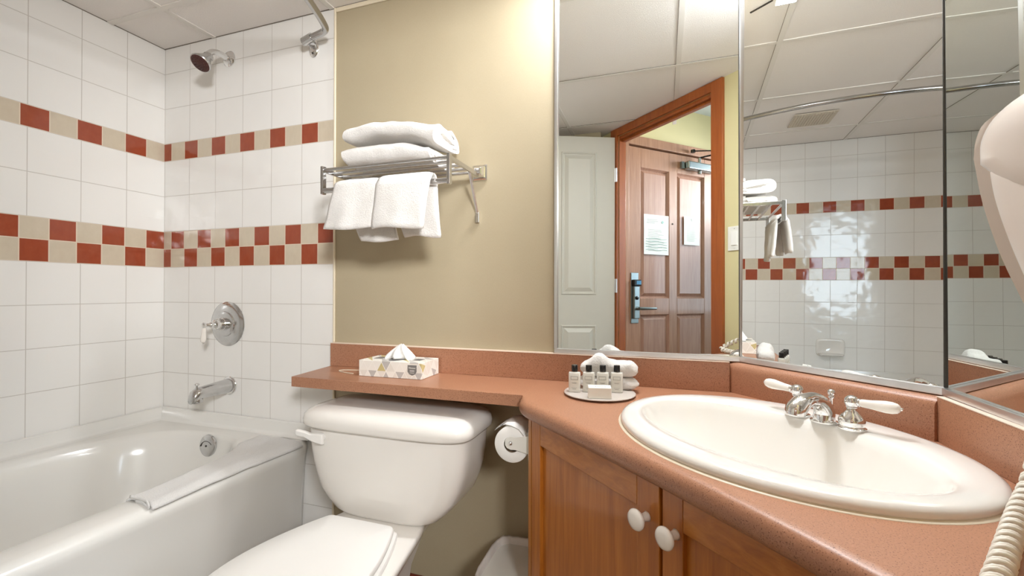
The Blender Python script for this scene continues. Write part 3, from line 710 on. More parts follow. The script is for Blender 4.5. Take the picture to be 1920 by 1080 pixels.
rd = thing('shower_rod', 'curved chrome shower curtain rod near the ceiling', 'shower rod', (0.833, 0, 2.05)); ro = (0.833, 0, 2.05)
RZ = 2.048
bm = bmesh.new(); tube(bm, smoothcurve([(0.838, -0.040, 2.040), (0.870, -0.046, RZ - .004), (0.915, -0.052, RZ), (0.942, -0.066, RZ), (0.962, -0.100, RZ), (0.998, -0.19, RZ), (1.045, -0.33, RZ), (1.082, -0.50, RZ), (1.098, -0.70, RZ), (1.088, -0.88, RZ), (1.050, -1.08, RZ), (0.990, -1.28, RZ), (0.926, -1.440, RZ), (0.87, -1.485, RZ), (0.838, -1.490, RZ)], 6), 0.0122, 18); link('rod', local(bm, ro), M['rod'], rd, smooth=True)
for yy, sg in ((-0.0005, -1), (YF + 0.0005, 1)):
    bm = bmesh.new()
    lathe(bm, [(0.020, 0.0), (0.022, 0.003), (0.020, 0.007), (0.013, 0.010)], (0.833, yy, 2.028), (0, sg, 0), 28, sy=1.55)
    bk = link('bracket', local(bm, ro), M['chrome'], rd, smooth=True, auto=45)
    bm = bmesh.new(); tube(bm, [(0.833, yy + sg * 0.008, 2.040), (0.833, yy + sg * 0.045, 2.040)], [0.014, 0.0155], 18); tube(bm, [(0.818, yy + sg * 0.040, 2.036), (0.862, yy + sg * 0.044, 2.045)], 0.0155, 18)
    link('rod_socket', local(bm, ro), M['chrome_dull'], bk, smooth=True, auto=50)
    bm = bmesh.new(); sphere(bm, (0.833, yy + sg * 0.009, 2.006), 0.0045, 10); link('screw', local(bm, ro), M['gap'], bk, smooth=True)

sd = thing('soap_dish', 'white ceramic soap dish set in the tub wall tiles', 'soap dish', (0.0, -0.765, 0.705)); do = (0.0, -0.765, 0.705)
bm = bmesh.new(); 
def dish(y, z, x): return (x, y, z)
rg = [[(x, -0.765 + a * math.copysign(abs(math.cos(t)) ** 0.35, math.cos(t)), 0.718 + b * math.copysign(abs(math.sin(t)) ** 0.35, math.sin(t))) for t in [2 * math.pi * (k + .5) / 40 for k in range(40)]] for x, a, b in ((0.0005, 0.086, 0.062), (0.006, 0.085, 0.061), (0.010, 0.080, 0.056), (0.010, 0.070, 0.046), (0.004, 0.060, 0.038))]
loft(bm, rg); link('dish_plate', local(bm, do), M['porcelain'], sd, smooth=True, auto=50)
bm = bmesh.new(); rg = []
for x, hw, z0 in ((0.002, 0.075, 0.668), (0.025, 0.074, 0.664), (0.045, 0.070, 0.664), (0.055, 0.060, 0.668)):
    rg.append([(x, -0.765 - hw, z0 + 0.012), (x, -0.765 - hw * 0.9, z0), (x, -0.765 + hw * 0.9, z0), (x, -0.765 + hw, z0 + 0.012)])
loft(bm, rg); link('dish_lip', local(bm, do), M['porcelain'], sd, smooth=True, auto=50)

# ------------------------------------------------------------------ toilet
TXC = 1.325
to = (TXC, -0.30, 0.0)
toilet = thing('toilet', 'white two piece toilet with closed lid below the counter shelf', 'toilet', to)
N = 56
bm = bmesh.new(); rings = []
for z, hw, yf in ((0.411, 0.146, -0.262), (0.414, 0.160, -0.267), (0.425, 0.180, -0.272), (0.45, 0.208, -0.275), (0.48, 0.232, -0.278), (0.52, 0.249, -0.279), (0.56, 0.261, -0.281), (0.61, 0.269, -0.283), (0.672, 0.273, -0.284)):
    yb = -0.055; r_ = []
    for p in sup(TXC, (yf + yb) / 2, hw, (yb - yf) / 2, 6.5, z, N): r_.append(p)
    # slightly bowed front
    r_ = [(x, y - 0.010 * (1 - ((x - TXC) / hw) ** 2) * (1 if y < (yf + yb) / 2 else 0), zz_) for x, y, zz_ in r_]
    rings.append(r_)
loft(bm, rings); tk = link('tank', local(bm, to), M['porcelain'], toilet, smooth=True, auto=60)
bm = bmesh.new(); rings = []
for z, hw, yf, yb in ((0.670, 0.279, -0.293, -0.048), (0.6705, 0.285, -0.300, -0.044), (0.676, 0.2885, -0.3045, -0.042), (0.690, 0.289, -0.305, -0.042), (0.705, 0.286, -0.302, -0.044), (0.716, 0.277, -0.291, -0.050), (0.724, 0.262, -0.274, -0.062), (0.7275, 0.235, -0.250, -0.08), (0.7285, 0.15, -0.20, -0.12)):
    r_ = sup(TXC, (yf + yb) / 2, hw, (yb - yf) / 2, 6.0, z, N)
    rings.append([(x, y - 0.009 * (1 - min(1, abs((x - TXC) / hw)) ** 2) * (1 if y < (yf + yb) / 2 else 0), q) for x, y, q in r_])
loft(bm, rings); link('tank_lid', local(bm, to), M['porcelain'], toilet, smooth=True, auto=60)
bm = bmesh.new()
lathe(bm, [(0.011, 0.0), (0.011, 0.010)], (1.134, -0.286, 0.643), (0, -1, 0), 20)
pts_ = [(1.147, 0.0180), (1.126, 0.0165), (1.106, 0.0120), (1.088, 0.0095), (1.066, 0.0105), (1.056, 0.008)]
rg = []
for i, (x, h) in enumerate(pts_):
    zc = 0.640 + (0.005 if i > 2 else 0.0) + 0.0024 * i; yo = -0.294 - 0.003 * min(i, 4)
    rg.append([(x, yo, zc - h), (x, yo - 0.012, zc - h * 0.85), (x, yo - 0.012, zc + h * 0.85), (x, yo, zc + h)])
loft(bm, rg); bevel(link('flush_lever', local(bm, to), M['seat'], toilet, smooth=True, auto=60), 0.003, 3, 30)
# bowl
def bowl_ring(s, z, back=-0.075, ext=1.0):
    # outline of the rim: half widths along y
    prof = [(-0.075, 0.118), (-0.20, 0.120), (-0.265, 0.143), (-0.38, 0.166), (-0.48, 0.184), (-0.58, 0.187), (-0.66, 0.176), (-0.74, 0.140), (-0.79, 0.085), (-0.805, 0.030)]
    pr = smoothcurve([(a, b, 0) for a, b in prof], 3)
    L = [(TXC + q.y * s, -0.45 + (q.x + 0.45) * (0.35 + 0.65 * s) * ext, z) for q in pr]; R2 = [(TXC - q.y * s, -0.45 + (q.x + 0.45) * (0.35 + 0.65 * s) * ext, z) for q in reversed(pr)]
    return L + R2
bm = bmesh.new()
loft(bm, [bowl_ring(0.55, 0.0), bowl_ring(0.50, 0.06), bowl_ring(0.46, 0.16), bowl_ring(0.52, 0.25), bowl_ring(0.68, 0.33), bowl_ring(0.90, 0.372), bowl_ring(0.985, 0.388), bowl_ring(1.0, 0.402), bowl_ring(0.985, 0.409), bowl_ring(0.95, 0.4115)])
link('bowl', local(bm, to), M['porcelain'], toilet, smooth=True, auto=60)
def lid_ring(s, z):
    prof = [(-0.335, 0.085), (-0.338, 0.103), (-0.355, 0.115), (-0.42, 0.142), (-0.50, 0.166), (-0.58, 0.178), (-0.66, 0.172), (-0.73, 0.142), (-0.782, 0.090), (-0.80, 0.03)]
    pr = smoothcurve([(a, b, 0) for a, b in prof], 4)
    c = -0.56
    return [(TXC - 0.012 + q.y * s, c + (q.x - c) * s, z) for q in pr] + [(TXC - 0.012 - q.y * s, c + (q.x - c) * s, z) for q in reversed(pr)]
bm = bmesh.new(); loft(bm, [lid_ring(1.03, 0.4125), lid_ring(1.05, 0.415), lid_ring(1.05, 0.421), lid_ring(1.035, 0.4245)]); link('seat', local(bm, to), M['seat'], toilet, smooth=True, auto=50)
bm = bmesh.new(); loft(bm, [lid_ring(0.985, 0.4275), lid_ring(1.0, 0.430), lid_ring(1.0, 0.438), lid_ring(0.99, 0.4425), lid_ring(0.97, 0.4445), lid_ring(0.5, 0.447)]); link('seat_lid', local(bm, to), M['seat'], toilet, smooth=True, auto=50)

# ------------------------------------------------------------------ toilet paper
hx = 1.7875
tp = thing('toilet_paper_holder', 'white metal paper holder on the side of the vanity cabinet', 'paper holder', (hx, -0.21, 0.69)); po = (hx, -0.21, 0.69)
RCX, RCZ = 1.7345, 0.685; RY0, RY1 = -0.268, -0.165
bm = bmesh.new(); box(bm, (hx - 0.003, RY0 - 0.012, 0.648), (hx, RY1 + 0.012, 0.728)); bevel(link('back_plate', local(bm, po), M['white_plastic'], tp), 0.001)
for yy in (RY0 - 0.006, RY1 + 0.004):
    bm = bmesh.new(); rg = []
    for x, h in ((hx - 0.001, 0.024), (hx - 0.030, 0.0185), (RCX + 0.012, 0.0165), (RCX, 0.0175), (RCX - 0.010, 0.014), (RCX - 0.016, 0.006)):
        rg.append([(x, yy, RCZ - h), (x, yy + 0.002, RCZ - h), (x, yy + 0.002, RCZ + h), (x, yy, RCZ + h)])
    loft(bm, rg); bevel(link('arm', local(bm, po), M['white_plastic'], tp), 0.0006)
bm = bmesh.new(); lathe(bm, [(0.006, 0), (0.0045, 0.004), (0.001, 0.006)], (RCX, RY0 - 0.006, RCZ), (0, -1, 0), 16); link('pivot', local(bm, po), M['chrome'], tp, smooth=True)
rl = thing('toilet_paper_roll', 'toilet paper roll with a folded loose end on the holder', 'toilet paper', (RCX, RY0, RCZ)); rlo = (RCX, RY0, RCZ)
bm = bmesh.new(); seg = 48
for r_a, r_b in ((0.021, 0.0475),):
    rg = [[(RCX + r * math.cos(2 * math.pi * k / seg), y, RCZ - 0.006 + r * math.sin(2 * math.pi * k / seg)) for k in range(seg)] for r, y in ((r_a, RY0), (r_b - 0.001, RY0), (r_b, RY0 + 0.001), (r_b, RY1 - 0.001), (r_b - 0.001, RY1), (r_a, RY1))]
    rr0 = loft(bm, rg + [rg[0]], False, False)
bmesh.ops.remove_doubles(bm, verts=bm.verts, dist=1e-5)
link('paper', local(bm, rlo), M['paper'], rl, smooth=True, auto=50)
bm = bmesh.new(); lathe(bm, [(0.0205, 0.001), (0.0205, 0.1015)], (RCX, RY0, RCZ - 0.006), (0, 1, 0), 32, caps=False); link('core', local(bm, rlo), M['roll_core'], rl, smooth=True)
bm = bmesh.new()  # loose end folded to a point over the top
shp = [(0.036, 0.028), (0.022, 0.044), (0.0, 0.0515), (-0.020, 0.050), (-0.040, 0.040), (-0.052, 0.030)]
Y0_, Y1_ = RY0 - 0.004, RY1
ins = [0.0, 0.0, 0.0, 0.010, 0.032, 0.050]
up = [[bm.verts.new((RCX + a, Y0_ + (i_ if s == 0 else 0) + (Y1_ - Y0_ - i_) * (s / 3) if s else Y0_ + i_, RCZ - 0.006 + b)) for s in range(4)] for (a, b), i_ in zip(shp, ins)]
for r1_, r2_ in zip(up, up[1:]):
    for k in range(3): bm.faces.new((r1_[k], r1_[k + 1], r2_[k + 1], r2_[k]))
o = link('loose_end', local(bm, rlo), M['paper'], rl, smooth=True, auto=60); sd_ = o.modifiers.new('s', 'SOLIDIFY'); sd_.thickness = 0.0022; sd_.offset = 1

# ------------------------------------------------------------------ waste bin
bo_ = (1.697, -0.155, 0)
bn = thing('waste_bin', 'small bin with a white liner between toilet and vanity', 'waste bin', bo_)
bm = bmesh.new(); loft(bm, [sup(1.697, -0.155, 0.055, 0.085, 5, 0.0, 40), sup(1.697, -0.155, 0.075, 0.115, 5, 0.285, 40)]); link('bin_body', local(bm, bo_), M['white_plastic'], bn, smooth=True, auto=50)
bm = bmesh.new(); rg = []
for z, a, b in ((0.10, 0.070, 0.102), (0.17, 0.075, 0.112), (0.24, 0.078, 0.119), (0.298, 0.081, 0.122), (0.306, 0.078, 0.119), (0.304, 0.070, 0.112), (0.29, 0.069, 0.109), (0.22, 0.062, 0.10)):
    r_ = sup(1.697, -0.155, a, b, 4.5, z, 80)
    rg.append([(min(x + 0.0022 * noise.noise(Vector((k * 0.5, z * 9, 0))), 1.786), y + 0.0035 * noise.noise(Vector((k * 0.35, z * 7, 4))), q + 0.003 * noise.noise(Vector((k * 0.3, 0, 2)))) for k, (x, y, q) in enumerate(r_)])
loft(bm, rg, False, True); link('liner', local(bm, bo_), M['liner'], bn, smooth=True)

# ------------------------------------------------------------------ towel rack
rk = thing('towel_rack', 'chrome wall shelf rack carrying the white towels', 'towel rack', (1.30, 0, 1.49)); ko = (1.30, 0, 1.49)
XL_, XR_ = 1.083, 1.531; RYF = -0.232
def zr(y): return 1.494 + 0.058 * (y / 0.232) * 0.2  # shelf almost level
bm = bmesh.new()
for sy_, z_ in ((RYF, 1.480),): pass
for y in (RYF, -0.188, -0.144, -0.100, -0.056):
    tube(bm, [(XL_, y, 1.475), (XR_, y, 1.475)], 0.0052, 10)
link('shelf_bars', local(bm, ko), M['chrome_dull'], rk, smooth=True, auto=60)
for x in (XL_, XR_):
    bm = bmesh.new(); obox(bm, (x, 0, 1.475), (1, 0, 0), (0, 1, 0), (0, 0, 1), (-0.0035, RYF, -0.007), (0.0035, -0.022, 0.007)); bevel(link('side_arm', local(bm, ko), M['chrome_dull'], rk), 0.001)
    bm = bmesh.new(); obox(bm, (x, RYF, 0), (1, 0, 0), (0, 1, 0), (0, 0, 1), (-0.005, -0.008, 1.397), (0.005, 0.008, 1.486)); bevel(link('front_post', local(bm, ko), M['chrome_dull'], rk), 0.001)
    bm = bmesh.new(); rg = []
    for y, h in ((-0.0005, 0.027), (-0.005, 0.027), (-0.010, 0.022), (-0.013, 0.018), (-0.024, 0.014), (-0.030, 0.010)):
        rg.append([(x - h, y, 1.487 - h), (x + h, y, 1.487 - h), (x + h, y, 1.487 + h), (x - h, y, 1.487 + h)])
    loft(bm, rg); bevel(link('wall_mount', local(bm, ko), M['chrome'], rk), 0.002, 2)
bm = bmesh.new(); tube(bm, [(XL_, RYF, 1.408), (XR_, RYF, 1.408)], 0.0085, 14); link('towel_bar', local(bm, ko), M['chrome_dull'], rk, smooth=True, auto=60)
bm = bmesh.new(); tube(bm, [(1.528, -0.085, 1.474), (1.524, -0.008, 1.350)], [0.0045, 0.0045], 4, flat=0.5); br = link('brace', local(bm, ko), M['alu'], rk)
bm = bmesh.new(); box(bm, (1.518, -0.010, 1.318), (1.530, -0.0005, 1.354)); bevel(link('brace_foot', local(bm, ko), M['chrome'], br), 0.001)

# folded bath towels: a rounded spiral of cloth extruded along x
def spiral_towel(name, x0, x1, yc, zc, w_, h_, label, seed, roll=0.0, zfn=None, hfn=None):
    t = thing(name, label, 'towel', ((x0 + x1) / 2, yc, zc - h_ / 2), 'folded bath towels on the rack')
    th = 0.0135; path = []
    turns = 2.15; n = int(turns * 36)
    for i in range(n + 1):
        a = math.pi * 0.15 + roll + 2 * math.pi * i / 36
        k = 1 - (1 - i / n) * 0.80
        rw, rh = max(0.006, (w_ / 2 - th / 2) * (0.25 + 0.75 * k)), max(0.003, (h_ / 2 - th / 2) * k)
        c, s = math.cos(a), math.sin(a)
        path.append((rw * math.copysign(abs(c) ** 0.55, c), rh * math.copysign(abs(s) ** 0.62, s)))
    nx = 36; bm = bmesh.new(); rings = []
    for i in range(nx + 1):
        u = i / nx; x = x0 + (x1 - x0) * u
        sag = 0.0015 * math.sin(u * 9 + seed) + zfn(u) - zc
        fat = hfn(u) / h_ * (1 + 0.02 * math.sin(u * 11 + seed * 2)) * (1 - 0.25 * max(0, (0.06 - u) / 0.06) ** 2)
        outer, inner = [], []
        for j, (a, b) in enumerate(path):
            p0 = path[max(j - 1, 0)]; p1 = path[min(j + 1, len(path) - 1)]
            tx, tz = p1[0] - p0[0], p1[1] - p0[1]; L = math.hypot(tx, tz) or 1e-6; nx_, nz_ = tz / L, -tx / L
            hh = th / 2 * 0.94
            xo_ = x + (0.006 * math.sin(j * 0.35 + seed) if i in (0, nx) else 0)
            wv = wob((x, a * 1.0, b * 1.0), 26, 0.0022, seed)
            outer.append(Vector((xo_, yc + a * 1.0 + nx_ * hh + wv.y, zc + b * fat + nz_ * hh + sag + wv.z)))
            inner.append(Vector((xo_, yc + a * 1.0 - nx_ * hh + wv.y, zc + b * fat - nz_ * hh + sag + wv.z)))
        rings.append(outer + inner[::-1])
    loft(bm, rings, True, True)
    fs = [f for f in bm.faces if len(f.verts) > 4]; bmesh.ops.triangulate(bm, faces=fs)
    o = link('folded_cloth', local(bm, ((x0 + x1) / 2, yc, zc - h_ / 2)), M['towel'], t, smooth=True, auto=75)
    bevel(o, 0.003, 2, 70)
    return t
def lerp3(a, b, c, d):
    P_ = [a, b, c, d]
    def f(u):
        t = u * 3; k = min(int(t), 2); t -= k; t = t * t * (3 - 2 * t) if k != 1 else t
        return P_[k] + (P_[k + 1] - P_[k]) * t
    return f
HL = lerp3(0.074, 0.084, 0.076, 0.046)
spiral_towel('folded_towel', 1.140, 1.452, -0.137, 1.522, 0.205, 0.080, 'lower folded white bath towel resting on the rack bars', 1.3, zfn=lambda u: 1.4825 + HL(u) / 2, hfn=HL)
HU = lerp3(0.062, 0.064, 0.066, 0.082)
spiral_towel('folded_towel', 1.143, 1.470, -0.132, 1.598, 0.200, 0.070, 'upper folded white bath towel, on top of the other one', 4.1, zfn=lambda u: 1.4880 + HL(u) + HU(u) / 2 - 0.008 * u, hfn=HU)

# hanging hand towels
def hang(name, xt0, xt1, xb0, xb1, zf, bx0, bx1, zb, label, seed, thk=0.014, yoff=0.0):
    t = thing(name, label, 'towel', ((xt0 + xt1) / 2, RYF, 1.44), 'hand towels on the rack bar')
    to_ = ((xt0 + xt1) / 2, RYF, 1.44)
    zt = 1.4205
    def sheet(pname, path_fn, xa, xb_, thk_):
        nu, nv = 16, 26; bm = bmesh.new(); g1, g2 = [], []
        for j in range(nv + 1):
            v = j / nv; y, z, ny, nz, f = path_fn(v); r1_, r2_ = [], []
            for i in range(nu + 1):
                u = i / nu; x = (xa[0] + (xa[1] - xa[0]) * u) * (1 - f) + (xb_[0] + (xb_[1] - xb_[0]) * u) * f
                q = wob((x, 0, z), 16, 0.006 * f + 0.001, seed)
                ed = 1 - 0.55 * (abs(2 * u - 1) ** 8); e2 = ed * (0.45 if j in (0, nv) else 1)
                dy = q.y - 0.010 * f * math.sin(math.pi * u) ** 2
                base = Vector((x + q.x * 0.4, y + dy, z + q.z * 0.3 + 0.004 * f * math.sin(u * 5 + seed)))
                n_ = Vector((0, ny, nz))
                r1_.append(base + n_ * thk_ / 2 * e2); r2_.append(base - n_ * thk_ / 2 * e2)
            g1.append([bm.verts.new(p) for p in r1_]); g2.append([bm.verts.new(p) for p in r2_])
        for g in (g1, g2):
            for a_, b_ in zip(g, g[1:]):
                for i in range(nu): bm.faces.new((a_[i], a_[i + 1], b_[i + 1], b_[i]))
        for j in range(nv):
            for e in (0, nu): bm.faces.new((g1[j][e], g1[j + 1][e], g2[j + 1][e], g2[j][e]))
        for e in (0, nv):
            for i in range(nu): bm.faces.new((g1[e][i], g1[e][i + 1], g2[e][i + 1], g2[e][i]))
        return link(pname, local(bm, to_), M['towel'], t, smooth=True, auto=80)
    rad = 0.0085 + thk / 2 + 0.001
    def front_path(v):
        Lf = zt - 1.412 + 0; tot = (1.412 - zf)
        if v < 0.25:
            a = math.pi * (v / 0.25) ; return (RYF + rad * math.cos(a), 1.412 + rad * math.sin(a), math.cos(a), math.sin(a), 0.0)
        f = (v - 0.25) / 0.75; return (RYF - rad - 0.020 * f + yoff, 1.412 - tot * f, -1, 0, f)
    def back_path(v):
        f = v; return (RYF + rad + 0.014 * f, 1.412 - (1.412 - zb) * f, 1, 0, f)
    sheet('front_layer', front_path, (xt0, xt1), (xb0, xb1), thk)
    sheet('back_layer', back_path, (xt0 + 0.01, xt1), (bx0, bx1), thk * 0.9)
    return t
hang('hand_towel', 1.140, 1.300, 1.118, 1.302, 1.276, 1.205, 1.345, 1.243, 'hanging white hand towel, the one nearer the shower tiles', 2.2)
hang('hand_towel', 1.302, 1.482, 1.300, 1.470, 1.270, 1.362, 1.486, 1.252, 'hanging white hand towel, the one nearer the mirror', 6.6, thk=0.017, yoff=-0.006)

# ------------------------------------------------------------------ tissue box
tb = thing('tissue_box', 'flat tissue box with a white and gold triangle pattern on the shelf', 'tissue box', (1.277, -0.092, ZT), rotz=R(1.5))
bm = bmesh.new(); W_, D_, H_ = 0.232, 0.118, 0.053
box(bm, (-W_ / 2, -D_ / 2, 0.0005), (W_ / 2, D_ / 2, H_)); bevel(link('carton', bm, M['carton'], tb), 0.001)
bm = bmesh.new(); lathe(bm, [(0.001, 0), (0.050, 0), (0.050, 0.0006), (0.001, 0.0006)], (0.0, 0.0, H_ + 0.0001), (0, 0, 1), 40, sy=0.55)
for x in (-0.073, 0.073): box(bm, (x - 0.014, -0.018, H_ + 0.0002), (x + 0.014, 0.018, H_ + 0.0008))
link('opening_print', bm, M['ink'], tb)
bm = bmesh.new()  # badge on the front
bz = [(-0.016, 0.045), (0.016, 0.045), (0.016, 0.024), (0.010, 0.016), (0.0, 0.012), (-0.010, 0.016), (-0.016, 0.024)]
vs = [bm.verts.new((0.082 + a, -D_ / 2 - 0.0003, b)) for a, b in bz]; vs2 = [bm.verts.new((0.082 + a, -D_ / 2 - 0.0008, b)) for a, b in bz]
bm.faces.new(vs); bm.faces.new(vs2)
for i in range(7): bm.faces.new((vs[i], vs[(i + 1) % 7], vs2[(i + 1) % 7], vs2[i]))
bd = link('badge', bm, M['ink'], tb)
def text(body, size, parent, loc, rot, mat, name='lettering', ext=0.0002, align='CENTER'):
    cu = bpy.data.curves.new(name, 'FONT'); cu.body = body; cu.size = size; cu.extrude = ext; cu.align_x = align; cu.align_y = 'CENTER'; cu.resolution_u = 2
    tmp = bpy.data.objects.new('tmp', cu); COL.objects.link(tmp); bpy.context.view_layer.update()
    me = bpy.data.meshes.new_from_object(tmp.evaluated_get(bpy.context.evaluated_depsgraph_get())); bpy.data.objects.remove(tmp)
    me.name = name; me.materials.clear(); me.materials.append(mat)
    o = bpy.data.objects.new(name, me); COL.objects.link(o); o.parent = parent; o.location = loc; o.rotation_euler = rot
    return o
text('Kleenex', 0.0072, bd, (0.082, -D_ / 2 - 0.0010, 0.036), (R(90), 0, 0), M['label'])
bm = bmesh.new()
for zz_ in (0.028, 0.025, 0.020): box(bm, (0.074, -D_ / 2 - 0.0012, zz_), (0.090, -D_ / 2 - 0.0009, zz_ + 0.001))
link('badge_lines', bm, M['label'], bd)
bm = bmesh.new(); rg = []  # puff of tissue
for z, a, b, px in ((0.0, 0.056, 0.022, 0.0), (0.009, 0.052, 0.020, 0.0), (0.022, 0.040, 0.014, 0.003), (0.034, 0.026, 0.009, 0.006), (0.043, 0.013, 0.005, 0.008), (0.0475, 0.004, 0.0016, 0.010)):
    rg.append([(px + a * math.cos(t) * (1 + 0.10 * math.sin(5 * t + z * 60)), b * math.sin(t) * (1 + 0.5 * math.sin(7 * t + z * 90)), H_ + 0.001 + z + 0.003 * math.sin(3 * t)) for t in [2 * math.pi * k / 60 for k in range(60)]])
loft(bm, rg); link('tissue', bm, M['paper'], tb, smooth=True)

bm = bmesh.new()
pts = [Vector((1.145 + 0.0, -0.155, ZT + 0.0016)), Vector((1.115, -0.150, ZT + 0.0016)), Vector((1.078, -0.137, ZT + 0.0016)), Vector((1.060, -0.120, ZT + 0.0016)), Vector((1.080, -0.104, ZT + 0.0016)), Vector((1.118, -0.096, ZT + 0.0016)), Vector((1.140, -0.092, ZT + 0.0016))]
pts = [p + Vector((-0.02, 0.02, 0)) for p in pts]
tube(bm, smoothcurve(pts, 6), 0.0014, 8)  # thin cream loop drawn as a tube on the shelf
hs = Vector((1.095, -0.10, ZT)); o = link('cream_loop', local(bm, hs), M['cream_trim'], smooth=True, loc=hs)
tag(o, 'thin cream loop lying on the shelf left of the tissue box', 'string')

# ------------------------------------------------------------------ amenities
TC = Vector((1.953, -0.165, ZT)); TR = 0.095
tr = thing('amenity_tray', 'round translucent tray holding the toiletries on the countertop', 'tray', tuple(TC))
bm = bmesh.new(); lathe(bm, [(0.090, 0.0045), (TR, 0.005), (TR + 0.001, 0.0065), (TR, 0.008), (0.05, 0.008), (0.001, 0.008)], (0, 0, 0), (0, 0, 1), 56); link('tray_plate', bm, M['tray'], tr, smooth=True, auto=40)
for a in (0.6, 2.2, 3.8, 5.4):
    bm = bmesh.new(); lathe(bm, [(0.006, 0.0002), (0.006, 0.0045)], (0.07 * math.cos(a), 0.07 * math.sin(a), 0), (0, 0, 1), 14); link('foot', bm, M['tray'], tr, smooth=True, auto=40)
ZB_ = ZT + 0.0082
facing = math.atan2(CAM.x - 1.94, -(CAM.y + 0.17)) * 0.35
def bottle(x, y, label, rot):
    t = thing('toiletry_bottle', label, 'bottle', (x, y, ZB_), 'toiletry bottles on the tray', rotz=rot)
    bm = bmesh.new(); loft(bm, [sup(0, 0, 0.0148, 0.0100, 6, 0.0002, 28), sup(0, 0, 0.0158, 0.0110, 6, 0.002, 28), sup(0, 0, 0.0158, 0.0110, 6, 0.0500, 28), sup(0, 0, 0.0148, 0.0100, 6, 0.0525, 28), sup(0, 0, 0.0075, 0.0070, 3, 0.0535, 28), sup(0, 0, 0.0070, 0.0070, 2, 0.0555, 28)]); link('bottle_body', bm, M['bottle'], t, smooth=True, auto=45)
    bm = bmesh.new(); lathe(bm, [(0.0082, 0.0550), (0.0084, 0.0560), (0.0084, 0.0715), (0.0076, 0.0725), (0.001, 0.0727)], (0, 0, 0), (0, 0, 1), 24); link('cap', bm, M['black'], t, smooth=True, auto=45)
    bm = bmesh.new()
    for (a, b, c, d) in ((-0.0095, 0.0095, 0.0425, 0.0432), (-0.0095, 0.0095, 0.0338, 0.0345), (-0.0095, -0.0088, 0.0338, 0.0432), (0.0088, 0.0095, 0.0338, 0.0432), (-0.007, 0.007, 0.0255, 0.0259), (-0.005, 0.005, 0.0240, 0.0244), (-0.0075, 0.0075, 0.0120, 0.0124), (-0.005, 0.005, 0.0085, 0.0092)):
        box(bm, (a, -0.01145, c), (b, -0.01105, d))
    link('label_print', bm, M['ink'], t)
B4 = [((1.888, -0.183), 'black capped toiletry bottle at the shower end of the row of four', 0.10), ((1.925, -0.172), 'black capped toiletry bottle second from the shower end, beside the soap box', 0.05), ((1.9615, -0.162), 'black capped toiletry bottle directly behind the soap box, third of four', 0.02), ((1.998, -0.152), 'black capped toiletry bottle at the sink end of the row of four', 0.06)]
for (p, lb, r_) in B4: bottle(p[0], p[1], lb, r_)
sb = thing('soap_box', 'small white boxed soap lying in front of the bottles', 'soap box', (1.962, -0.232, ZB_), rotz=R(12))
bm = bmesh.new(); rg = [[(x, -0.014, 0.0003), (x, 0.016, 0.0003), (x, 0.013, 0.030), (x, -0.012, 0.027)] for x in (-0.029, 0.029)]; loft(bm, rg); bevel(link('soap_carton', bm, M['label'], sb), 0.0008)
bm = bmesh.new(); 
for x in (-0.010, 0.014): box(bm, (x - 0.0012, -0.003, 0.0284), (x + 0.0012, 0.0, 0.0289))
box(bm, (-0.0075, -0.0025, 0.0284), (0.011, -0.0018, 0.02885)); link('carton_print', bm, M['ink'], sb)
def washcloth(x, y, z, w_, d_, h_, label, seed, rot, peak=0.0):
    t = thing('washcloth', label, 'washcloth', (x, y, z), 'folded washcloths behind the bottles', rotz=rot)
    bm = bmesh.new(); rg = []; nx = 22
    for i in range(nx + 1):
        u = -1 + 2 * i / nx; k = max(0.05, 1 - abs(u) ** 5) ** 0.4
        pk = 1.0
        r_ = []
        for (yy, zz_, q) in sup(0, 0, d_ / 2 * (0.9 + 0.1 * k), h_ / 2 * k * pk, 3.0, 0, 36):
            wv = wob((u * w_ / 2, yy, zz_), 55, 0.0055, seed)
            pk = 1.0 + peak * math.exp(-((u + 0.35) / 0.28) ** 2) if zz_ > 0 else 1.0
            r_.append(Vector((u * w_ / 2 + wv.x, yy + wv.y, max(0.0004, h_ / 2 + zz_ * pk + wv.z * 0.8))))
        rg.append(r_)
    # sup gives (y,z) in x,y slots
    loft(bm, rg); link('cloth', bm, M['towel'], t, smooth=True)
washcloth(1.968, -0.108, ZB_, 0.165, 0.052, 0.034, 'lower folded white washcloth behind the toiletry bottles', 1.0, R(6))
washcloth(1.972, -0.108, ZB_ + 0.0335, 0.156, 0.050, 0.046, 'upper folded white washcloth, on top behind the toiletry bottles', 5.0, R(6), 0.75)

# ------------------------------------------------------------------ hair dryer on the right wall
hdz = thing('hair_dryer', 'ivory wall mounted hair dryer in front of the right hand mirror', 'hair dryer', (2.60, -0.72, 1.03)); dz = (2.60, -0.72, 1.03)
def ring_yz(x, pts, n=4): 
    c = smoothcurve([(0, a, b) for a, b in pts] + [(0, pts[0][0], pts[0][1])], n)[:-1]
    return [Vector((x, p.y, p.z)) for p in c]
outl = [(-0.567, 1.28), (-0.572, 1.305), (-0.592, 1.325), (-0.655, 1.330), (-0.74, 1.327), (-0.80, 1.305), (-0.828, 1.25), (-0.83, 1.15), (-0.80, 1.05), (-0.745, 0.99), (-0.70, 1.02), (-0.654, 1.083), (-0.616, 1.145), (-0.585, 1.215)]
def scl(pts, s, c): return [(c[0] + (a - c[0]) * s, c[1] + (b - c[1]) * s) for a, b in pts]
bc = (-0.70, 1.19)
bm = bmesh.new(); loft(bm, [ring_yz(x, scl(outl, s, bc)) for x, s in ((2.6150, 0.90), (2.60, 0.955), (2.575, 0.985), (2.552, 1.0), (2.540, 0.99), (2.532, 0.96))]); link('back_shell', local(bm, (2.60, -0.700, 1.03)), M['ivory_dark'], hdz, smooth=True, auto=60)
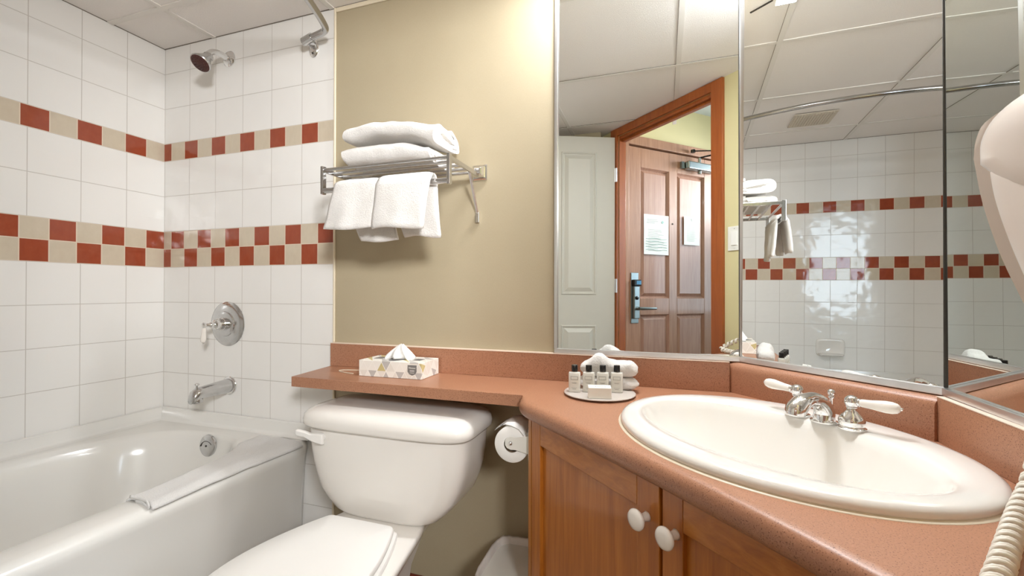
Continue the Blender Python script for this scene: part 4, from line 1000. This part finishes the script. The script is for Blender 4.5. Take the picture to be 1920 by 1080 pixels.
fr_o = [(-0.664, 1.25), (-0.668, 1.278), (-0.69, 1.299), (-0.74, 1.309), (-0.80, 1.304), (-0.85, 1.275), (-0.87, 1.20), (-0.862, 1.12), (-0.835, 1.05), (-0.79, 1.025), (-0.752, 1.058), (-0.722, 1.105), (-0.696, 1.155), (-0.675, 1.205)]
fcn = (-0.79, 1.18); fr_o = [(a - 0.026, b) for a, b in fr_o]
bm = bmesh.new(); loft(bm, [ring_yz(x, scl(fr_o, s, fcn)) for x, s in ((2.540, 1.09), (2.520, 1.06), (2.502, 0.985), (2.488, 0.84), (2.478, 0.62), (2.473, 0.30))]); link('front_shell', local(bm, dz), M['ivory'], hdz, smooth=True, auto=70)
top_o = [(-0.662, 1.245), (-0.664, 1.278), (-0.69, 1.302), (-0.74, 1.313), (-0.80, 1.308), (-0.85, 1.28), (-0.872, 1.22), (-0.86, 1.17), (-0.78, 1.175), (-0.71, 1.21)]
top_o = [(a - 0.024, b) for a, b in top_o]
bm = bmesh.new(); loft(bm, [ring_yz(x, scl(top_o, s, (-0.785, 1.235))) for x, s in ((2.538, 1.10), (2.516, 1.07), (2.498, 0.99), (2.482, 0.84), (2.471, 0.60), (2.466, 0.28))]); link('nozzle_cap', local(bm, dz), M['ivory'], hdz, smooth=True, auto=70)
bm = bmesh.new()
pth = smoothcurve([(2.550, -0.760, 1.000), (2.545, -0.815, 0.955), (2.500, -0.880, 0.900), (2.425, -0.925, 0.855), (2.379, -0.921, 0.826), (2.398, -0.878, 0.8195), (2.441, -0.812, 0.8185), (2.487, -0.742, 0.8185), (2.532, -0.676, 0.822), (2.574, -0.622, 0.836), (2.597, -0.604, 0.885), (2.600, -0.630, 0.95), (2.596, -0.68, 1.03)], 30)
hel = []; acc = 0.0; a0, b0, _ = frame_of(pth[1] - pth[0])
dense = []
for i in range(len(pth) - 1):
    for k in range(5): dense.append(pth[i].lerp(pth[i + 1], k / 5))
for i in range(len(dense)):
    t_ = (dense[min(i + 1, len(dense) - 1)] - dense[max(i - 1, 0)]).normalized()
    a0 = (a0 - t_ * a0.dot(t_)).normalized(); b0 = t_.cross(a0)
    if i: acc += (dense[i] - dense[i - 1]).length
    ph = 2 * math.pi * acc / 0.0205
    hel.append((dense[i], a0.copy(), b0.copy(), t_.copy(), ph))
def hpos(e, off): return e[0] + e[3] * off + e[1] * 0.0088 * math.cos(e[4]) + e[2] * 0.0088 * math.sin(e[4])
for off in (-0.0027, 0.0027):
    keep = [hpos(hel[0], off)]
    for e in hel[1:]:
        p = hpos(e, off)
        if (p - keep[-1]).length > 0.0042: keep.append(p)
    tube(bm, keep, 0.0027, 8)
cordo = link('coiled_cord', local(bm, dz), M['cord'], hdz, smooth=True)

# ------------------------------------------------------------------ light fittings
cl_ = thing('ceiling_light', 'flat white ceiling light above the sink', 'ceiling light', (1.98, -0.185, CEIL))
bm = bmesh.new(); box(bm, (-0.15, -0.037, -0.009), (0.15, 0.037, -0.0045)); bevel(link('housing', bm, M['white_plastic'], cl_), 0.003)
bm = bmesh.new(); box(bm, (-0.146, -0.033, -0.0115), (0.146, 0.033, -0.0092)); link('diffuser', bm, M['lamp'], cl_)
bm = bmesh.new(); obox(bm, (1.805, -0.072, CEIL - 0.004), (0.62, -0.785, 0), (0.785, 0.62, 0), (0, 0, 1), (0, -0.003, 0), (0.086, 0.003, 0.0035)); link('ceiling_cut_gap', bm, M['gap'], ceil)
VC = Vector((XB, 0, 0)) + DU * 0.222 + DN * 0.02
vg = thing('added_vanity_light', 'unseen slim tube light added above the faucet mirror', 'added light', (VC.x, VC.y, 2.095))  # out of view, added to brighten the ceiling and sink
bm = bmesh.new(); obox(bm, (0, 0, 0), DU, DN, (0, 0, 1), (-0.19, -0.028, -0.022), (0.19, 0.004, 0.022)); bevel(link('back_box', bm, M['white_plastic'], vg), 0.002)
for sg in (-1, 1):
    bm = bmesh.new(); obox(bm, (0, 0, 0), DU, DN, (0, 0, 1), (sg * 0.183 - 0.003, 0.0045, -0.040), (sg * 0.183 + 0.003, 0.105, 0.045)); link('end_shade', bm, M['white_plastic'], vg)  # end plates enlarged to shade the wall beside the tube
bm = bmesh.new(); tube(bm, [DU * -0.176 + DN * 0.048, DU * 0.176 + DN * 0.048], 0.013, 16); link('light_tube', bm, M['tube'], vg, smooth=True, auto=60)
vt = thing('ceiling_vent', 'square beige ceiling vent over the tub', 'vent', (0.510, -0.545, CEIL))
bm = bmesh.new(); box(bm, (-0.112, -0.112, -0.008), (0.112, 0.112, -0.0045)); link('vent_frame', bm, M['vent'], vt)
bm = bmesh.new()
for i in range(14): y = -0.095 + i * 0.0146; box(bm, (-0.098, y, -0.0115), (0.098, y + 0.008, -0.0082))
link('vent_slats', bm, M['vent'], vt)
SWP = dpt(0.892, 0.0, 1.353)
sw = thing('light_switch', 'white rocker light switch on the yellow wall beside the doorway', 'light switch', tuple(SWP), rotz=math.atan2(DW.y, DW.x))
bm = bmesh.new(); box(bm, (-0.036, 0.0004, -0.059), (0.036, 0.006, 0.059)); bevel(link('switch_plate', bm, M['white_plastic'], sw), 0.002)
bm = bmesh.new(); box(bm, (-0.0165, 0.0058, -0.033), (0.0165, 0.0095, 0.033)); bevel(link('rocker', bm, M['seat'], sw), 0.001)
for z in (-0.048, 0.048):
    bm = bmesh.new(); lathe(bm, [(0.003, 0.0058), (0.003, 0.0068)], (0, 0, z), (0, 1, 0), 10); link('screw', bm, M['alu'], sw)

# ------------------------------------------------------------------ doorway casing, doors
def casing(a0, a1, d0, d1, z0, z1, name, mat):
    bm = bmesh.new(); p = [dpt(a0, d0), dpt(a1, d0), dpt(a1, d1), dpt(a0, d1)]; prism(bm, [tuple(q[:2]) for q in p], z0, z1)
    return struct(bevel(link(name, bm, mat), 0.002), None)
casing(OR, OR + 0.068, 0.0, 0.018, 0, CEIL - 0.003, 'trim_4', M['casing'])
casing(OL - 0.062, OL, 0.0, 0.018, 0, CEIL - 0.003, 'trim_5', M['casing'])
casing(OL, OR, 0.0, 0.018, OT, CEIL - 0.003, 'trim_6', M['casing'])
casing(OR - 0.004, OR + 0.0004, -TH, -0.0004, 0, OT, 'trim_7', M['casing_side'])
casing(OL - 0.0004, OL + 0.005, -TH, -0.0004, 0, OT, 'trim_8', M['casing'])
casing(OL + 0.0052, OR - 0.0042, -TH, -0.0004, OT - 0.020, OT + 0.0, 'trim_9', M['casing'])
casing(OL + 0.0052, OR - 0.0042, -0.050, -0.022, OT - 0.034, OT - 0.0202, 'trim_10', M['casing'])
# white bathroom door, standing open
HP = dpt(OL - 0.012, 0.022); LD = Vector((-0.92, 0.39, 0)).normalized(); LN = Vector((-LD.y, LD.x, 0))
if LN.y < 0: LN = -LN                              # face towards the mirror
d1 = thing('door_1', 'white panelled bathroom door standing open', 'door', tuple(HP)); d1['kind'] = 'structure'; del d1['category']
DT, DH, DWd = 0.035, 2.108, 0.72
def on_door(bm, org, U, Nn, a, b): return obox(bm, (0, 0, 0), U, Nn, (0, 0, 1), a, b)
bm = bmesh.new(); on_door(bm, None, LD, LN, (0.0, -DT, 0.012), (DWd, 0.0, DH)); bevel(link('door_leaf', bm, M['white_paint'], d1), 0.002)
def raised(bm, U, Nn, a0, a1, z0, z1, w1=0.010, w2=0.034, h=0.009, sgn=1, base=0.0):
    """moulded raised panel: groove then raised field"""
    rg = []
    for ins, hh in ((0.0, 0.0003), (0.004, 0.006), (w1, 0.006), (w1 + 0.004, 0.0006), (w1 + 0.012, 0.0006), (w2 + 0.012, h), (w2 + 0.014, h)):
        rg.append([U * a + Nn * (base + hh) + Vector((0, 0, z)) for a, z in ((a0 + ins, z0 + ins), (a1 - ins, z0 + ins), (a1 - ins, z1 - ins), (a0 + ins, z1 - ins))])
    loft(bm, rg, False, True)
for a0, a1 in ((0.122, 0.355), (0.395, 0.600)):
    for z0, z1 in ((1.075, 2.005), (0.25, 0.878)):
        bm = bmesh.new(); raised(bm, LD, LN, a0, a1, z0, z1); link('moulded_panel', bm, M['white_paint'], d1, smooth=False)
for z in (1.86, 1.135, 0.25):
    bm = bmesh.new(); tube(bm, [LD * -0.008 + LN * 0.004 + Vector((0, 0, z - 0.045)), LD * -0.008 + LN * 0.004 + Vector((0, 0, z + 0.045))], 0.0065, 12); obox(bm, (0, 0, 0), LD, LN, (0, 0, 1), (-0.006, 0.0002, z - 0.045), (0.004, 0.002, z + 0.045)); link('hinge', bm, M['alu'], d1, smooth=True, auto=40)

# wooden entry door seen through the doorway
EA = Vector((1.895, -1.680, 0)); EU = Vector((0.7149, -0.6992, 0)); EN = Vector((0.6992, 0.7149, 0))   # EN towards the doorway
d2 = thing('door_2', 'wooden panelled entry door seen through the doorway in the mirror', 'door', (EA.x, EA.y, 0)); d2['kind'] = 'structure'; del d2['category']
EH, EW = 2.078, 0.86
def epan(bm, a0, a1, z0, z1): pass
stiles = [(0.002, 0.107), (0.366, 0.440), (0.712, EW - 0.002)]
rails = [(0.01, 0.20), (0.940, 1.053), (1.945, EH)]
bm = bmesh.new()
for a, b in stiles: obox(bm, (0, 0, 0), EU, EN, (0, 0, 1), (a, -0.045, 0.01), (b, 0.0, EH))
for z0, z1 in rails:
    obox(bm, (0, 0, 0), EU, EN, (0, 0, 1), (0.107, -0.0448, z0), (0.366, -0.0002, z1)); obox(bm, (0, 0, 0), EU, EN, (0, 0, 1), (0.440, -0.0448, z0), (0.712, -0.0002, z1))
bevel(link('door_leaf', bm, M['entry'], d2), 0.002)
for a0, a1 in ((0.107, 0.366), (0.440, 0.712)):
    for z0, z1 in ((1.053, 1.945), (0.20, 0.940)):
        bm = bmesh.new()
        rg = []
        for ins, hh in ((0.0, -0.002), (0.010, -0.016), (0.013, -0.018), (0.034, -0.006), (0.036, -0.006)):
            rg.append([EU * a + EN * hh + Vector((0, 0, z)) for a, z in ((a0 + ins, z0 + ins), (a1 - ins, z0 + ins), (a1 - ins, z1 - ins), (a0 + ins, z1 - ins))])
        loft(bm, rg, False, True); link('raised_panel', bm, [M['entry_panel']], d2)
bm = bmesh.new()   # lock
obox(bm, (0, 0, 0), EU, EN, (0, 0, 1), (0.020, 0.0005, 0.885), (0.085, 0.006, 1.225)); lockp = bevel(link('lock_plate', bm, M['steel_blue'], d2), 0.004, 3)
bm = bmesh.new(); obox(bm, (0, 0, 0), EU, EN, (0, 0, 1), (0.030, 0.0062, 0.915), (0.080, 0.026, 1.135)); bevel(link('lock_body', bm, M['steel_blue'], lockp), 0.006, 3)
bm = bmesh.new(); obox(bm, (0, 0, 0), EU, EN, (0, 0, 1), (0.022, 0.0063, 1.135), (0.086, 0.036, 1.178)); bevel(link('card_reader', bm, M['black'], lockp), 0.006, 3)
bm = bmesh.new(); obox(bm, (0, 0, 0), EU, EN, (0, 0, 1), (0.042, 0.0362, 1.146), (0.080, 0.0372, 1.170)); link('reader_window', bm, M['blue_glass'], lockp)
bm = bmesh.new(); c_ = EU * 0.053 + EN * 0.026 + Vector((0, 0, 1.055)); lathe(bm, [(0.013, 0.0), (0.012, 0.006), (0.004, 0.008)], c_, EN, 20); link('thumb_turn', bm, M['black'], lockp, smooth=True)
bm = bmesh.new(); c_ = EU * 0.055 + EN * 0.026 + Vector((0, 0, 0.985)); lathe(bm, [(0.012, 0.0), (0.011, 0.030)], c_, EN, 18); tube(bm, [c_ + EN * 0.034 - EU * 0.01, c_ + EN * 0.040 + EU * 0.02, c_ + EN * 0.044 + EU * 0.125], [0.010, 0.011, 0.0085], 14); link('lever_handle', bm, M['steel_blue'], lockp, smooth=True, auto=50)
bm = bmesh.new(); lathe(bm, [(0.006, 0), (0.006, 0.002), (0.001, 0.0025)], EU * 0.398 + Vector((0, 0, 1.578)), EN, 14); link('peephole', bm, M['gap'], d2)
bm = bmesh.new(); obox(bm, (0, 0, 0), EU, EN, (0, 0, 1), (0.50, 0.006, 1.975), (0.80, 0.055, 2.030)); clo = bevel(link('door_closer', bm, M['steel_blue'], d2), 0.008, 3)
bm = bmesh.new(); lathe(bm, [(0.012, 0), (0.012, 0.022)], EU * 0.63 + EN * 0.030 + Vector((0, 0, 1.954)), (0, 0, 1), 16); lathe(bm, [(0.010, 0), (0.010, 0.04)], EU * 0.63 + EN * 0.030 + Vector((0, 0, 2.03)), (0, 0, 1), 16); obox(bm, (0, 0, 0), EU, EN, (0, 0, 1), (0.468, 0.0006, 1.982), (0.492, 0.02, 2.028)); link('closer_mount', bm, M['steel_blue'], clo, smooth=True, auto=40)
bm = bmesh.new(); q0 = EU * 0.63 + EN * 0.03 + Vector((0, 0, 2.072)); q1 = EU * 0.72 + EN * 0.24 + Vector((0, 0, 2.080)); q2_ = EU * 0.56 + EN * 0.035 + Vector((0, 0, 2.110))
tube(bm, [q0, q1], 0.006, 8); tube(bm, [q1, q2_], 0.0045, 8); lathe(bm, [(0.016, 0), (0.016, 0.02)], q2_ - Vector((0, 0, 0.012)), (0, 0, 1), 16); link('closer_arm', bm, M['black'], clo, smooth=True, auto=40)
# frame, plus a dark strip painting the shade above the entry door
bm = bmesh.new()
obox(bm, tuple(EA), EU, EN, (0, 0, 1), (-0.030, -0.06, 0.0), (-0.003, 0.012, EH + 0.055)); obox(bm, tuple(EA), EU, EN, (0, 0, 1), (-0.003, -0.06, EH + 0.010), (EW + 0.07, 0.012, EH + 0.072)); obox(bm, tuple(EA), EU, EN, (0, 0, 1), (EW + 0.004, -0.06, 0.0), (EW + 0.07, 0.012, EH + 0.010))
struct(bevel(link('trim_11', bm, M['entry']), 0.002), 'wooden frame of the entry door')
bm = bmesh.new(); obox(bm, tuple(EA), EU, EN, (0, 0, 1), (0.0, -0.052, EH + 0.0005), (EW + 0.003, -0.030, EH + 0.0098)); struct(link('door_gap_shade', bm, M['gap']))
# notices on the entry door
def notice(a0, a1, z0, z1, label, seed, teal):
    ctr = EA + EU * ((a0 + a1) / 2) + EN * 0.0015
    t = thing('paper_notice', label, 'notice', (ctr.x, ctr.y, z0)); hw = (a1 - a0) / 2; H = z1 - z0
    bm = bmesh.new(); nx, nz = 10, 14
    def pz(i, j): return EU * (-hw + 2 * hw * i / nx) + EN * (0.0010 + 0.0012 * abs(noise.noise(Vector((i * 0.5, j * 0.4, seed))))) + Vector((0, 0, H * j / nz))
    g1 = [[bm.verts.new(pz(i, j)) for i in range(nx + 1)] for j in range(nz + 1)]; g2 = [[bm.verts.new(pz(i, j) - EN * 0.0006) for i in range(nx + 1)] for j in range(nz + 1)]
    for g in (g1, g2):
        for j in range(nz):
            for i in range(nx): bm.faces.new((g[j][i], g[j][i + 1], g[j + 1][i + 1], g[j + 1][i]))
    for j in range(nz):
        for e in (0, nx): bm.faces.new((g1[j][e], g1[j + 1][e], g2[j + 1][e], g2[j][e]))
    for i in range(nx):
        for e in (0, nz): bm.faces.new((g1[e][i], g1[e][i + 1], g2[e][i + 1], g2[e][i]))
    sh_ = link('sheet', bm, M['paper_sheet'], t, smooth=True, auto=60)
    bm = bmesh.new(); rnd = random.Random(seed)
    def ln(a, b, z, h=0.0022): obox(bm, (0, 0, 0), EU, EN, (0, 0, 1), (a, 0.0024, z), (b, 0.0027, z + h))
    if teal:
        for k, (L, zf_) in enumerate(((0.09, 0.87), (0.10, 0.83), (0.07, 0.79))): ln(-hw * 0.75, -hw * 0.75 + L, H * zf_, 0.0035)
        for k in range(14): 
            z = H * (0.62 - 0.04 * k); ln(-hw * 0.72 + rnd.random() * 0.01, hw * (0.1 + 0.6 * rnd.random()), z)
        link('printed_lines', bm, M['ink_faint'], sh_)
        bm = bmesh.new(); lathe(bm, [(0.001, 0), (0.012, 0), (0.012, 0.0004), (0.001, 0.0004)], EU * hw * 0.5 + EN * 0.0024 + Vector((0, 0, H * 0.83)), EN, 4)
        link('printed_emblem', bm, M['teal_ink'], sh_); bm = bmesh.new()
        for k in range(5):
            pts_ = [EU * (-hw * 0.85 + 2 * hw * 0.85 * q / 10) + EN * 0.0028 + Vector((0, 0, H * (0.12 + 0.07 * k) + 0.003 * math.sin(q * 0.9 + k))) for q in range(11)]
            tube(bm, pts_, 0.0011, 5)
        link('printed_waves', bm, M['teal_ink'], sh_)
    else:
        for k in range(17): z = H * (0.74 - 0.038 * k); ln(-hw * 0.68, hw * (0.3 + 0.4 * rnd.random()), z, 0.0016)
        ln(-0.02, 0.02, H * 0.84, 0.002)
        lathe(bm, [(0.001, 0), (0.008, 0), (0.008, 0.0004), (0.001, 0.0004)], EN * 0.0024 + Vector((0, 0, H * 0.90)), EN, 6)
        link('printed_lines', bm, M['ink_faint'], sh_)
    return t
M['paper_sheet'] = simple('notice_paper', (232, 238, 236), 0.75, var=0.01)
M['ink_faint'] = simple('faint_ink', (186, 190, 190), 0.7)
notice(0.134, 0.358, 1.354, 1.629, 'larger white notice with a printed heading, on the entry door nearest the lock', 3, True)
notice(0.506, 0.660, 1.437, 1.644, 'smaller white notice below the door closer, right of the peephole', 8, False)

# ------------------------------------------------------------------ entry hall and bedroom beyond the doorway (seen only in mirrors)
HC = 2.42
bm = bmesh.new(); obox(bm, tuple(EA), EU, EN, (0, 0, 1), (-0.10, -0.14, EH + 0.073), (EW + 0.0705, -0.02, HC)); obox(bm, tuple(EA), EU, EN, (0, 0, 1), (EW + 0.0705, -0.14, 0), (1.5, -0.02, HC)); obox(bm, tuple(EA), EU, EN, (0, 0, 1), (-0.10, -0.14, 0), (-0.031, -0.02, EH + 0.073))
struct(link('wall_entry', bm, M['hall_wall']), 'pale yellow wall around the entry door')
bm = bmesh.new(); prism(bm, [tuple(dpt(-0.2, -0.06)[:2]), tuple(dpt(L_ + 0.4, -0.06)[:2]), (3.2, 0.6), (6.1, 0.6), (6.1, -4.2), (2.6, -4.2), (2.6, -2.6), (1.6, -1.8)], HC, HC + 0.05); struct(link('ceiling_entry', bm, M['hall_ceil']))
bm = bmesh.new(); prism(bm, [tuple(dpt(-0.2, -0.06)[:2]), tuple(dpt(L_ + 0.4, -0.06)[:2]), (3.2, 0.6), (6.1, 0.6), (6.1, -4.2), (2.6, -4.2), (2.6, -2.6), (1.6, -1.8)], -0.05, -0.002); struct(link('floor_entry', bm, M['carpet']))
bm = bmesh.new(); p = [dpt(-0.15, -0.025), dpt(L_ + 0.5, -0.025), dpt(L_ + 0.5, -TH), dpt(-0.15, -TH)]; prism(bm, [tuple(q[:2]) for q in p], CEIL + 0.051, HC); struct(link('wall_doorway_upper', bm, M['hall_wall']))
bm = bmesh.new(); p = [dpt(L_ + 0.03, 0), dpt(L_ + 0.5, 0), dpt(L_ + 0.5, -TH), dpt(L_ + 0.03, -TH)]; prism(bm, [tuple(q[:2]) for q in p], 0, HC - 0.001); struct(link('wall_hall', bm, M['hall_wall']))
bm = bmesh.new(); box(bm, (6.0, -4.2, 0), (6.1, -2.75, HC)); box(bm, (6.0, -1.65, 0), (6.1, 0.6, HC)); box(bm, (6.0, -2.75, 0), (6.1, -1.65, 0.75)); box(bm, (6.0, -2.75, 2.38), (6.1, -1.65, HC)); box(bm, (2.9, -4.2, 0), (6.0, -4.1, HC)); box(bm, (3.2, 0.5, 0), (6.0, 0.6, HC)); struct(link('wall_bedroom', bm, M['hall_wall']))
bm = bmesh.new(); box(bm, (5.99, -2.75, 0.75), (6.03, -1.65, 0.80)); box(bm, (5.99, -2.75, 2.33), (6.03, -1.65, 2.38)); box(bm, (5.99, -2.75, 0.80), (6.03, -2.70, 2.33)); box(bm, (5.99, -1.70, 0.80), (6.03, -1.65, 2.33)); box(bm, (5.99, -2.225, 0.80), (6.03, -2.185, 2.33)); box(bm, (6.035, -2.745, 0.76), (6.045, -1.655, 2.37), 1)
struct(link('window_1', bm, [M['white_paint'], M['window_glow']]), 'bright bedroom window')
el = thing('added_entry_light', 'unseen square lamp added in the entry hall for light through the doorway', 'added lamp', (3.20, -2.45, HC)); el.rotation_euler = (0, 0, math.atan2(1.15, -1.05) - math.pi / 2)  # pendant body made up to carry the added hall lamp
bm = bmesh.new(); box(bm, (-0.06, -0.06, -0.02), (0.06, 0.06, -0.0005)); box(bm, (-0.010, -0.045, -0.47), (0.010, -0.025, -0.0202)); link('mount', bm, M['white_plastic'], el)
qm = Vector((-1.05, 1.15, -0.18)).to_track_quat('-Z', 'Y').to_matrix()
rz_ = Matrix.Rotation(-el.rotation_euler.z, 3, 'Z')
bm = bmesh.new(); vs = box(bm, (-0.225, -0.225, 0.012), (0.225, 0.225, 0.035))
for v in vs: v.co = rz_ @ (qm @ v.co) + Vector((0, 0, 1.96 - HC))
link('lamp_head', bm, M['white_plastic'], el)
bm = bmesh.new(); vs = box(bm, (-0.215, -0.215, 0.004), (0.215, 0.215, 0.0118))
for v in vs: v.co = rz_ @ (qm @ v.co) + Vector((0, 0, 1.96 - HC))
link('diffuser', bm, M['lamp'], el)
